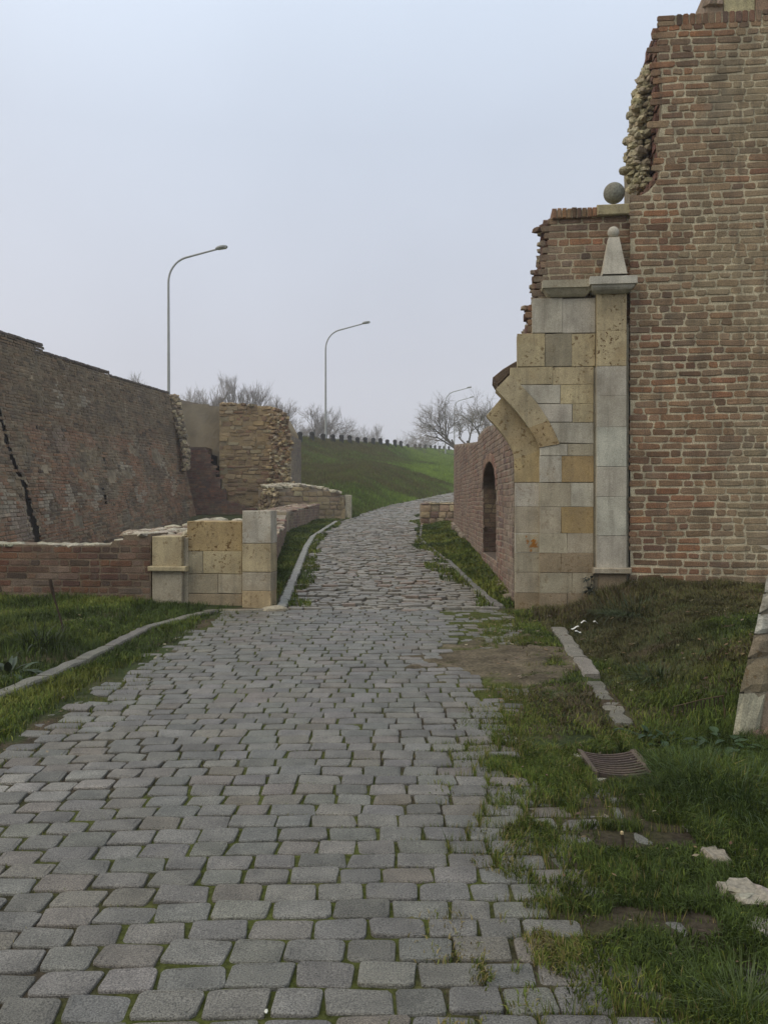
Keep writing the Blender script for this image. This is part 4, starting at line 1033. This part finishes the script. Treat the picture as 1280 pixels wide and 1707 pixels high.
for i, q in enumerate(bx):
    px = 460 + q / 4
    # distance where this line of sight meets the crest
    best = min(np.arange(50, 175, .25), key=lambda D: abs(float(np.interp((px - 640) / F * D, KX, KY)) - D))
    D = float(best) - .8; x = (px - 640) / F * D; z = float(H(x, D))
    if first is None:
        first = bollard_mesh().build('bollard', M_conc); o = first
    else: o = first.copy(); COL.objects.link(o)
    o.location = (x, D, z - .03); s = random.uniform(.9, 1.1); o.scale = (1, 1, s); o.rotation_euler = (random.uniform(-.06, .06), random.uniform(-.07, .07), random.uniform(0, 3))
    tag(o, 'dark concrete bollard on the embankment top, %s in the row counted from the rubble tower' % ords[i], 'bollard', 'dark bollards along the embankment road')
# ================================================================ TREES
def tree_mesh(kind, hgt, seed, twigs=1.0):
    rnd = random.Random(seed); tr_ = MB(); cr = MB(); col = (.10, .085, .07); ct = (.23, .205, .185)
    def grow(p, d, L_, r_, lev, mb):
        n = 3; pts = [p]; q = p.copy(); dd = d.copy()
        for i in range(n):
            dd = (dd + Vector((rnd.uniform(-1, 1), rnd.uniform(-1, 1), rnd.uniform(-.5, 1) * (.8 if kind == 'upright' else .35))) * .17).normalized()
            q = q + dd * L_ / n; pts.append(q.copy())
        tube(mb, pts, [r_ * (1 - .38 * i / n) for i in range(n + 1)], col if lev < 3 else ct, 5 if lev < 2 else 3)
        if lev >= MAXL: return
        nb = (rnd.randint(3, 4) if lev < 5 else rnd.randint(2, 4)) + (1 if kind == 'upright' and lev < 1 else 0)
        for b in range(nb):
            t = rnd.uniform(.35, 1.) if lev > 0 else rnd.uniform(.55, 1.); k_ = min(n - 1, int(t * n)); s_ = pts[k_].lerp(pts[k_ + 1], t * n - k_)
            sp_ = {'upright': .36, 'spread': .85, 'bushy': .7}[kind] * rnd.uniform(.6, 1.3)
            a = dd.orthogonal().normalized(); a.rotate(__import__('mathutils').Quaternion(dd, rnd.uniform(0, 6.28)))
            nd = (dd * math.cos(sp_) + a * math.sin(sp_)); nd.z += .12 if kind != 'spread' else -.02; nd.normalize()
            grow(s_, nd, L_ * rnd.uniform(.60, .82), max(r_ * .58, .0055 * twigs), lev + 1, cr)
    MAXL = 6
    grow(Vector((0, 0, -.3)), Vector((0, 0, 1)), hgt * (.36 if kind != 'spread' else .27), hgt * .018, 0, tr_)
    zm = max(v[2] for v in cr.v); k_ = hgt / zm
    for m_ in (tr_, cr): m_.v = [(a * k_, b * k_, c * k_) for a, b, c in m_.v]
    return tr_, cr
protos = {}
def tree(px, D, ytop, kind, label, seed=1, cat='tree', name='bare_tree', group='bare winter trees beyond the embankment'):
    x = (px - 640) / F * D; z = float(H(x, D)) - .2; hgt = at(px, ytop, D).z - z
    t = thing(name, label, cat, (x, D, z), group)
    key = (kind, seed)
    if key not in protos:
        a, b = tree_mesh(kind, 8., seed, 1.0); ta = a.build('trunk', M_bark); tb = b.build('crown', M_bark); protos[key] = (ta, tb, [False])
    ta, tb, used = protos[key]
    if used[0]: ta, tb = ta.copy(), tb.copy(); COL.objects.link(ta); COL.objects.link(tb)
    used[0] = True
    for o in (ta, tb): o.parent = t; o.location = (0, 0, 0)
    s = hgt / 8.; t.scale = (s, s, s); t.rotation_euler = (0, 0, random.uniform(0, 6.28)); return t
tree(765, 76, 650, 'bushy', 'clear bare tree with spreading branches, just above the passage wall top', 7)
tree(812, 74, 646, 'bushy', 'bare tree partly hidden behind the broken arch stub', 8)
tree(788, 96, 672, 'spread', 'bare tree between the spreading one and the one behind the arch stub', 2)
tree(372, 92, 618, 'upright', 'tallest bare poplar-like tree above the rubble tower, left of centre', 3)
tree(402, 90, 614, 'upright', 'bare upright tree directly above the middle of the rubble tower', 4)
tree(428, 95, 640, 'upright', 'bare upright tree above the right half of the rubble tower', 3)
tree(452, 92, 652, 'upright', 'shorter bare tree above the broken right corner of the rubble tower', 4)
tree(352, 98, 640, 'upright', 'bare tree at the left fringe of the clump above the rendered wall', 4)
tree(322, 90, 640, 'upright', 'small bare tree just right of the tall left lamp', 3)
tree(306, 96, 652, 'upright', 'low twiggy tree nearly hidden beside the tall left lamp', 4)
tree(240, 90, 620, 'upright', 'solitary bare tree top peeping over the rampart, left of the tall lamp', 3)
tree(510, 120, 680, 'bushy', 'rounded bare tree on the embankment just right of the rubble tower', 5)
tree(528, 116, 674, 'bushy', 'rounded bare tree just left of the slender lamp', 6)
tree(492, 130, 700, 'bushy', 'low hazy tree touching the tower edge', 6)
tree(558, 190, 706, 'bushy', 'faint grey tree right of the slender lamp foot', 5)
tree(578, 200, 705, 'bushy', 'faint grey tree, second from the slender lamp in the misty row', 6)
tree(598, 200, 708, 'bushy', 'faint grey tree in the middle of the misty row', 5)
tree(616, 190, 704, 'upright', 'taller faint tree ending the misty row on the right', 3)
tree(676, 230, 716, 'bushy', 'misty lone round tree, left one of the far pair beyond the bollards', 5)
tree(692, 230, 717, 'bushy', 'misty round tree, right one of the far pair beyond the bollards', 6)
# far wood line, reads as one mass
mb = MB(); rr = random.Random(5)
a, b = tree_mesh('bushy', 7., 9, 2.)
for k_ in range(34):
    px = rr.uniform(470, 720); D = rr.uniform(250, 330); x = (px - 640) / F * D; z = float(H(x, D)); s = rr.uniform(.7, 1.2) * (1.0 if px < 640 else .6); an = rr.uniform(0, 6.28); ca, sa = math.cos(an), math.sin(an)
    st_ = 1
    n0 = len(mb.v); mb.v += [(x + (p[0] * ca - p[1] * sa) * s, D + (p[0] * sa + p[1] * ca) * s, z + p[2] * s) for p in b.v]; mb.f += [[i + n0 for i in f] for f in b.f]; mb.c += b.c; mb.p += b.p
tag(mb.build('far_wood', M_bark), 'far misty line of bare trees behind the bollards', 'wood', kind='stuff')
# ================================================================ GRASS
def blades(n, xr, yr, dens, hf, wf, cols, lean=.5, zoff=-.01, seed=1, mat_=M_grass, name='grass', droop=.35):
    g_ = np.random.default_rng(seed); x = g_.uniform(*xr, n); y = g_.uniform(*yr, n)
    k = g_.random(n) < dens(x, y); x = x[k]; y = y[k]; n = len(x)
    z = H(x, y) + zoff; h = hf(x, y) * g_.uniform(.5, 1.35, n); wd = wf(x, y) * g_.uniform(.6, 1.3, n)
    cl = vn(x, y, 6, 4) * 2 * math.pi * 1.5
    an = g_.uniform(0, 2 * math.pi, n); la = cl + g_.normal(0, 1.1, n); ll = h * lean * g_.uniform(.2, 1.6, n)
    dx, dy = np.cos(an) * wd / 2, np.sin(an) * wd / 2; lx, ly = np.cos(la) * ll, np.sin(la) * ll
    m = .5
    V = np.stack([np.stack([x - dx, y - dy, z], -1), np.stack([x + dx, y + dy, z], -1),
                  np.stack([x - dx * .8 + lx * .3, y - dy * .8 + ly * .3, z + h * .6], -1), np.stack([x + dx * .8 + lx * .3, y + dy * .8 + ly * .3, z + h * .6], -1),
                  np.stack([x + lx, y + ly, z + h * np.clip(1 - droop * ll / h, .25, 1)], -1)], 1)
    b = np.arange(n) * 5; quads = np.stack([b, b + 1, b + 3, b + 2], 1); tris = np.stack([b + 2, b + 3, b + 4], 1)
    cols = np.array(cols); t = fbm(x, y, 1.1, 15, 3); pick = np.clip(((t - .3) * 2.2 + g_.normal(0, .28, n)) * len(cols), 0, len(cols) - 1).astype(int)
    c = cols[pick] * g_.uniform(.7, 1.3, (n, 1)); bw_ = (.6 * ss((fbm(x, y, .9, 55, 3) - .44 + .05 * (y > 8.2)) / .14) * (x > 1.65) * ss((y - 5.8) / 1.5) * (y < 10.4))[:, None]; c = c * (1 - bw_) + np.array([.088, .062, .034]) * g_.uniform(.5, 1.4, (n, 1)) * bw_; Cc = np.repeat(c[:, None, :], 5, 1); Cc[:, :2] *= .85
    o = numpy_obj(name, V.reshape(-1, 3), quads, tris, Cc.reshape(-1, 3), mat_)
    return tag(o, None, None, kind='stuff')
GC = [(.042, .064, .010), (.068, .100, .013), (.098, .130, .017), (.14, .150, .026), (.20, .16, .06)]
def le(y): return np.interp(y, LEy, LEx)
def re_(y): return np.interp(y, REy, REx)
def dirtv(x, y): return ss((np.exp(-(((x - 1.0) / .62) ** 2 + ((y - 7.6) / .95) ** 2)) * 1.25 + (fbm(x, y, 6, 8, 4) - .5) * 1.6 - .38) / .3)
def nodrain(x, y): return ~((x > 1.10) & (x < 1.42) & (y > 4.55) & (y < 5.08))
def notst(x, y):
    ok = np.ones(len(x), bool)
    for a, b, r_ in ((1.39, 3.70, .06), (1.40, 3.36, .085), (1.41, 3.12, .06)): ok &= (np.hypot(x - a, (y - b) * .8) > r_)
    return ok
def dR(x, y):
    e_ = re_(y); t = (x - e_) / np.where(y < 5.3, .62, .12)
    edge = ss((t + np.where(y < 5.3, .30, 0) + (fbm(x, y, 3.6, 2, 3) - .5) * 3.0 * np.where(y < 5.3, 1, .6) - .15) / .45)
    kx = np.interp(y, [5.6, 7, 9.1], [1.52, 1.62, 1.77]); onk = (np.abs(x - kx) < .075) & (y > 5.55) & (y < 9.15)
    inset = (y < 5.4) & (x < 1.36); cov = ss((fbm(x, y, 4.2, 91, 3) - .475 + .14 * np.clip((x - e_) / .8, 0, 1)) / .07); edge = np.where(inset, cov * ss((x - e_ + .17) / .15), edge)
    d = edge * (1 - .93 * dirtv(x, y)) * np.where(onk, .06, 1) * nodrain(x, y) * notst(x, y)
    patch = .38 + .9 * ss((fbm(x, y, 3.3, 44, 2) - .35) / .3)
    return np.clip(d * patch, 0, 1) * (y < 10.4 - .11 * x) * (x > e_ - .2)
def hR(x, y):
    h = .045 + .03 * fbm(x, y, 2, 6, 2)
    h = h + .10 * np.exp(-(((x - 1.75) / .4) ** 2 + ((y - 4.55) / .45) ** 2)) + .07 * np.exp(-(((x - 2.1) / .4) ** 2 + ((y - 5.4) / .6) ** 2))
    h = h + .16 * np.exp(-(((x - 2.6) / 1.6) ** 2 + ((y - 9.9) / .35) ** 2)) * vn(x, y, 3, 2) + .08 * np.exp(-(((x - 2.35) / .4) ** 2 + ((y - 9.4) / .5) ** 2))
    return h * np.where((x < re_(y) + .25) | ((y < 5.4) & (x < 1.36)), .62, .85)
blades(230000, (.2, 2.6), (2.3, 5.4), dR, hR, lambda x, y: .0042 + 0 * x, GC, .7, seed=1)
blades(200000, (.7, 5.2), (5.4, 10.3), dR, hR, lambda x, y: .0065 + 0 * x, GC[:4] + [(.09, .07, .035)], .7, seed=2)
def dL(x, y):
    e_ = le(y) - .12; kx = np.interp(y, [4.6, 6.2, 7.48, 9.04, 10.05], [-3.05, -2.74, -2.55, -2.42, -2.02]); onk = (np.abs(x - kx) < .08)
    return ss((e_ - x) / .2 + (fbm(x, y, 3, 2, 3) - .3)) * np.where(onk, .05, 1) * (y < 10.38 - .11 * x) * (.4 + .8 * ss((fbm(x, y, 2.3, 44, 2) - .3) / .3)) * (x > -7)
def hL(x, y): return .045 + .04 * fbm(x, y, 1.5, 6, 2) + .12 * np.exp(-(((x + 3.05) / .35) ** 2 + ((y - 7.9) / .4) ** 2)) + .07 * np.exp(-(((y - 10.7) / .3) ** 2)) * vn(x, y, 2, 2)
blades(230000, (-6.3, -1.7), (2.4, 11.2), dL, hL, lambda x, y: .0065 + 0 * x, GC[:4], .6, seed=3)
# grass rooted in the joints of the setts (thin, patchy)
def dJ(x, y):
    fr = np.mod(y, .139) / .139
    return .5 * ss((fbm(x, y, 1.5, 77, 3) - .48) / .15) * (x > le(y)) * (x < re_(y) + .1)
# tufts creeping onto the setts along both edges
def joint_grass():
    g_ = np.random.default_rng(12); P = np.array(JP); x0, y0, k = P[:, 0], P[:, 1], P[:, 2]
    e_ = re_(y0); near = np.clip((x0 - e_ + .62) / .6, 0, 1) * (nodrain(x0, y0)); mid = .22 * ss((fbm(x0, y0, 1.1, 77, 3) - .42) / .2)
    lf = np.clip((le(y0) + .5 - x0) / .5, 0, 1) * .6
    den = np.clip(near ** 1.3 * (.25 + 1.1 * ss((fbm(x0, y0, 3, 78, 2) - .35) / .25)) + mid + lf, 0, 1)
    cnt = (den * np.where(k == 0, 34, 46) * (g_.random(len(x0)) < .25 + den)).astype(int)
    idx = np.repeat(np.arange(len(x0)), cnt); n = len(idx)
    x = x0[idx] + np.where(k[idx] == 0, g_.normal(0, .006, n), g_.uniform(-.09, .09, n)); y = y0[idx] + np.where(k[idx] == 0, g_.uniform(-.06, .06, n), g_.normal(0, .005, n))
    hh = (.008 + .040 * den[idx] ** 2) * g_.uniform(.5, 1.4, n); z = H(x, y) - .016; wd = .0042 * g_.uniform(.7, 1.3, n)
    an = g_.uniform(0, 6.28, n); la = g_.uniform(0, 6.28, n); ll = hh * .7 * g_.random(n); dx, dy = np.cos(an) * wd / 2, np.sin(an) * wd / 2
    V = np.stack([np.stack([x - dx, y - dy, z], -1), np.stack([x + dx, y + dy, z], -1), np.stack([x + np.cos(la) * ll, y + np.sin(la) * ll, z + hh + .012], -1)], 1)
    b = np.arange(n) * 3; gc = np.array(GC); c = gc[np.clip(g_.integers(0, 5, n), 0, 4)] * g_.uniform(.8, 1.3, (n, 1))
    return tag(numpy_obj('joint_grass', V.reshape(-1, 3), np.zeros((0, 4), int), np.stack([b, b + 1, b + 2], 1), np.repeat(c[:, None], 3, 1).reshape(-1, 3), M_grass), None, None, kind='stuff')
joint_grass()
def dE(x, y): return np.clip(1.2 - np.abs(x - re_(y)) / .35, 0, 1) * ss((fbm(x, y, 4.5, 61, 2) - .56) / .04) * nodrain(x, y) * (1 - dirtv(x, y))
blades(90000, (0, 2.2), (2.3, 9.6), dE, lambda x, y: .028 + 0 * x, lambda x, y: .005 + 0 * x, GC[1:5], .8, seed=5)
def dP(x, y):
    l = np.interp(y, PLy, PLx); r_ = np.interp(y, PRy, PRx)
    wl = np.interp(y, [11.2, 24, 30.2], [-1.52, -2.62, -2.2]); wr = 1.585 + (y - 10.75) * .0273
    L_ = (x < l - .17) & (x > wl + .02) & (y < 30); R_ = (x > r_ + .08) & (x < wr) & (y < 27)
    inn_ = ((x > l) & (x < l + .06 + .5 * (fbm(y, y * .3, .8, 5, 3) - .35))) | ((x < r_) & (x > r_ - .05 - .9 * np.clip(fbm(y, y * .2, .6, 9, 3) - .36, 0, 1)))
    tow = (y > ((30.2))) & (x < l - .05) & (y < 36) & (x > -1.3)
    return np.where(L_ | R_ | tow, 1., np.where(inn_, .55 * ss((fbm(x, y, 5, 7, 2) - .3) / .3), 0))
blades(260000, (-2.8, 2.2), (10.5, 33), dP, lambda x, y: .055 + .05 * vn(x, y, 1.5, 3), lambda x, y: .006 + .0006 * y, GC[:4], .6, seed=6)
# embankment turf
def dEm(x, y):
    ty_ = np.interp(x, TX, TY); ky_ = np.interp(x, KX, KY); return ((y > ty_ - .8) & (y < ky_ + 1.5) & (y > 29)) * np.clip(45. / y, .2, 1) ** 1.2
EC = [(.095, .085, .028), (.090, .105, .024), (.10, .150, .024), (.135, .195, .028), (.16, .23, .034)]
g_ = np.random.default_rng(8)
def emb_grass(n, seed):
    g_ = np.random.default_rng(seed); px = g_.uniform(470, 775, n); D = 30 + 105 * g_.random(n) ** 1.3; x = (px - 640) / F * D; y = D
    ty_ = np.interp(x, TX, TY); ky_ = np.interp(x, KX, KY); k = (y > ty_ - .6) & (y < ky_ + .8) & (x > np.interp(y, [30, 34, 36], [-2.0, -3.6, -9])) ; x = x[k]; y = y[k]; n = len(x)
    z = H(x, y) - .02; tE = np.clip((y - ty_[k]) / (ky_[k] - ty_[k]), 0, 1)
    h = (.10 + .14 * fbm(x, y, .8, 2, 2)) * g_.uniform(.5, 1.3, n) * (y / 45) ** .35; wd = .0009 * y * g_.uniform(.6, 1.4, n)
    an = g_.uniform(-.6, .6, n); la = g_.uniform(0, 6.28, n); ll = h * .6 * g_.random(n)
    dx, dy = np.cos(an) * wd / 2, np.sin(an) * wd / 2
    V = np.stack([np.stack([x - dx, y - dy, z], -1), np.stack([x + dx, y + dy, z], -1), np.stack([x + np.cos(la) * ll, y + np.sin(la) * ll, z + h], -1)], 1)
    b = np.arange(n) * 3; tris = np.stack([b, b + 1, b + 2], 1)
    bro = ss((fbm(x, y, .16, 31, 3) - .38 + .25 * np.exp(-((x + 4) / 4.5) ** 2) * (.4 + tE) - .1) / .28)
    right = ss((x + 1) / 6)
    v_ = (1 - .65 * bro) * (.45 + .55 * right) + g_.normal(0, .13, n) + (fbm(x, y, .5, 3, 3) - .5) * .8
    ec = np.array(EC); c = ec[np.clip(v_ * 5, 0, 4).astype(int)] * g_.uniform(.75, 1.25, (n, 1))
    return tag(numpy_obj('grass', V.reshape(-1, 3), np.zeros((0, 4), int), tris, np.repeat(c[:, None], 3, 1).reshape(-1, 3), M_grass), None, None, kind='stuff')
emb_grass(260000, 9)
# ================================================================ WEEDS AND SMALL THINGS
def leaf(mb, base, d, L_, wd, col, droop=.5, n=4):
    s = d.cross(Vector((0, 0, 1))).normalized(); vs = []; q = base.copy(); dd = d.copy()
    for i in range(n + 1):
        t = i / n; ww = wd * math.sin(math.pi * min(.97, .12 + .88 * t)) ; vs += [q - s * ww / 2, q + Vector((0, 0, -ww * .12)), q + s * ww / 2]
        dd = (dd + Vector((0, 0, -droop / n))).normalized(); q = q + dd * L_ / n
    fs = []
    for i in range(n): fs += [[i * 3, i * 3 + 1, i * 3 + 4, i * 3 + 3], [i * 3 + 1, i * 3 + 2, i * 3 + 5, i * 3 + 4]]
    mb.add(vs, fs, col)
def weed(name, px, py, n, Lr, wr, el, col, label, cat='weed', spread=.1, gz_=0.):
    p = gp(px, py); p.z = float(H(p.x, p.y)); mb = MB()
    for i in range(n):
        a = random.uniform(0, 6.28); e_ = random.uniform(*el); b = p + Vector((math.cos(a), math.sin(a), 0)) * random.uniform(0, spread) + Vector((0, 0, random.uniform(0, gz_)))
        tube(mb, [p + Vector((0, 0, -.03)), (p + b) / 2 + Vector((0, 0, .004)), b], [.002, .0018, .0015], jit(col, .2), 3)
        leaf(mb, b, Vector((math.cos(a) * math.cos(e_), math.sin(a) * math.cos(e_), math.sin(e_))), random.uniform(*Lr), random.uniform(*wr), jit(col, .25), random.uniform(.4, 1.9))
    return tag(mb.build(name, M_leaf, base=p), label, cat)
weed('broadleaf_weed', 14, 1122, 26, (.12, .24), (.03, .06), (.2, 1.1), (.045, .065, .035), 'broad-leaved dark weed in the lawn at the left edge above the kerb', spread=.14)
weed('broadleaf_weed', 60, 1120, 12, (.10, .18), (.03, .05), (.1, .7), (.05, .068, .036), 'flatter broad-leaved weed beside the kerb, right of the dark one', spread=.12)
weed('grass_tuft', 68, 1082, 90, (.18, .36), (.006, .012), (.6, 1.45), (.035, .045, .022), 'dark tall grass tuft around the thin dead stem', 'grass tuft', .16)
weed('dark_weed', 982, 1002, 26, (.05, .10), (.03, .05), (.0, 1.3), (.02, .026, .02), 'small dark leafy weed against the foot of the pilaster', spread=.05, gz_=.28)
weed('ivy_weed', 1215, 1262, 70, (.05, .09), (.04, .06), (-.2, .9), (.03, .055, .022), 'low ivy-like leaves at the foot of the stone buttress', spread=.26, gz_=.1)
weed('ivy_weed', 1105, 1235, 60, (.04, .08), (.03, .05), (-.2, .9), (.025, .05, .022), 'patch of small round leaves beyond the drain grate', spread=.26, gz_=.06)
weed('tall_grass_clump', 1165, 1320, 560, (.10, .26), (.002, .0045), (.4, 1.4), (.045, .075, .020), 'lush arching grass clump right of the drain grate', 'grass tuft', .26)
weed('tall_grass_clump', 1230, 1340, 480, (.10, .22), (.002, .0045), (.4, 1.4), (.04, .065, .020), 'lush grass clump in front of the stone buttress', 'grass tuft', .26)
weed('tall_grass_clump', 1240, 1680, 420, (.06, .15), (.0016, .003), (.4, 1.4), (.06, .085, .025), 'coarse grass clump in the lower right corner', 'grass tuft', .2)
weed('tall_grass_clump', 1060, 1020, 320, (.12, .26), (.005, .009), (.3, 1.4), (.04, .055, .022), 'dark shaggy grass clump under the brick tower by the pilaster', 'grass tuft', .5)
weed('tall_grass_clump', 1100, 1130, 260, (.08, .18), (.004, .008), (.3, 1.4), (.04, .06, .02), 'darker grass clump in the middle of the right lawn', 'grass tuft', .3)
# thin dead stem on the left lawn
mb = MB(); pb = gp(106, 1062); pts = [pb + Vector((0, 0, -.05))]
for px, py in ((104, 1040), (98, 1020), (92, 1000), (88, 985), (84, 966)): pts.append(at(px, py, pb.y))
tube(mb, pts, [.011, .010, .009, .009, .018, .016], (.055, .040, .032), 6)
tag(mb.build('dead_stem', M_bark, base=pb), 'thin dark dead stem sticking up from the left lawn before the low brick wall', 'stem')
mb = MB(); pb = gp(1208, 1215); pts = [pb, at(1207, 1185, pb.y), at(1204, 1160, pb.y), at(1170, 1166, pb.y - .1), at(1122, 1178, pb.y - .2)]
tube(mb, pts, [.008, .007, .006, .004, .003], (.09, .07, .045), 5)
for t in np.linspace(0, 1, 12):
    q = pts[2].lerp(pts[4], t); tube(mb, [q, q + Vector((random.uniform(-.01, .01), 0, -.05))], [.005, .003], (.05, .04, .03), 4)
tag(mb.build('dead_stem', M_bark, base=pb), 'bent dry stem with hanging seed pods before the stone buttress', 'stem')
mb = MB(); pb = gp(1036, 1420); pb.z = float(H(pb.x, pb.y)); tube(mb, [pb, pb + Vector((.005, 0, .045)), pb + Vector((0, 0, .075))], [.008, .007, .007], (.045, .035, .025), 6); rock(mb, pb + Vector((0, 0, .08)), .008, .008, .01, (.45, .36, .22), 2, .1, 1)
tag(mb.build('cut_stem', M_bark, base=pb), 'short cut stem with pale tip in the grass over the setts', 'stem')
for i, (px, py, a, L_, lab) in enumerate([(958, 1053, .5, .09, 'crumpled white litter strip at the end of the right kerb'), (972, 1043, .35, .06, 'white litter strip leaning on the kerb end, between two others'), (992, 1044, -.7, .06, 'white litter strip farthest from the right kerb'), (963, 1061, -.2, .06, 'small white litter scrap below the strips near the kerb')]):
    mb = MB(); p = gp(px, py); p.z = float(H(p.x, p.y)) + .045; vs = []
    for k_ in range(6):
        t = k_ / 5 - .5; c_ = p + Vector((math.cos(a) * t * L_, .3 * t * L_, .008 * math.sin(t * 5 + i) + math.sin(a) * t * L_ * .35)); vs += [c_ + Vector((0, -.012, 0)), c_ + Vector((0, .012, .006)), c_ + Vector((0, .012, .003)), c_ + Vector((0, -.012, -.003))]
    fs = [[k_ * 4 + j, k_ * 4 + (j + 1) % 4, k_ * 4 + 4 + (j + 1) % 4, k_ * 4 + 4 + j] for k_ in range(5) for j in range(4)] + [[0, 1, 2, 3], [23, 22, 21, 20]]
    mb.add(vs, fs, (.62, .62, .62)); tag(mb.build('litter_scrap', M_paper, base=p), lab, 'litter', 'white litter by the right kerb')
mb = MB(); p = gp(444, 1687); p.z = float(H(p.x, p.y)) + .002; rock(mb, p, .012, .006, .003, (.6, .6, .55), 2, .3, 1); tag(mb.build('pebble', M_paper, base=p), 'tiny white chip in a joint of the setts at the bottom centre', 'pebble')
# fallen twigs and leaves over the right lawn: uncountable litter
mb = MB()
for i in range(1500):
    if i % 3: x, y = random.uniform(.7, 4.2), random.uniform(2.5, 9.9)
    else: x, y = random.uniform(-5, -1.9), random.uniform(4.5, 10.5)
    z = float(H(x, y)) + random.uniform(0, .035); a = random.uniform(0, 6.28); l_ = random.uniform(.015, .035) * (.5 if y < 6 else .9)
    d = Vector((math.cos(a), math.sin(a), random.uniform(-.3, .3))) * l_; s = Vector((-math.sin(a), math.cos(a), random.uniform(-.3, .3))) * l_ * .5; c = Vector((x, y, z))
    mb.add([c - d, c - s, c + d, c + s], [[0, 1, 2, 3]], jit(random.choice([(.10, .055, .03), (.15, .10, .05), (.08, .05, .035), (.20, .17, .11)]), .3))
tag(mb.build('leaf_litter', M_leaf), None, None, kind='stuff')

# ================================================================ HAZE
bm = bmesh.new(); bmesh.ops.create_cube(bm, size=1); me = bpy.data.meshes.new('haze'); bm.to_mesh(me); bm.free()
hz = bpy.data.objects.new('haze', me); COL.objects.link(hz); hz.scale = (1900, 1800, 40); hz.location = (0, 560, 13); hz['kind'] = 'stuff'
HZ = bpy.data.materials.new('haze'); HZ.use_nodes = True; t = HZ.node_tree; t.nodes.clear()
ov = t.nodes.new('ShaderNodeOutputMaterial'); pv = t.nodes.new('ShaderNodeVolumePrincipled'); pv.inputs['Density'].default_value = .0014
pv.inputs['Color'].default_value = (.95, .95, .98, 1); pv.inputs['Anisotropy'].default_value = .2
t.links.new(pv.outputs[0], ov.inputs['Volume']); me.materials.append(HZ)
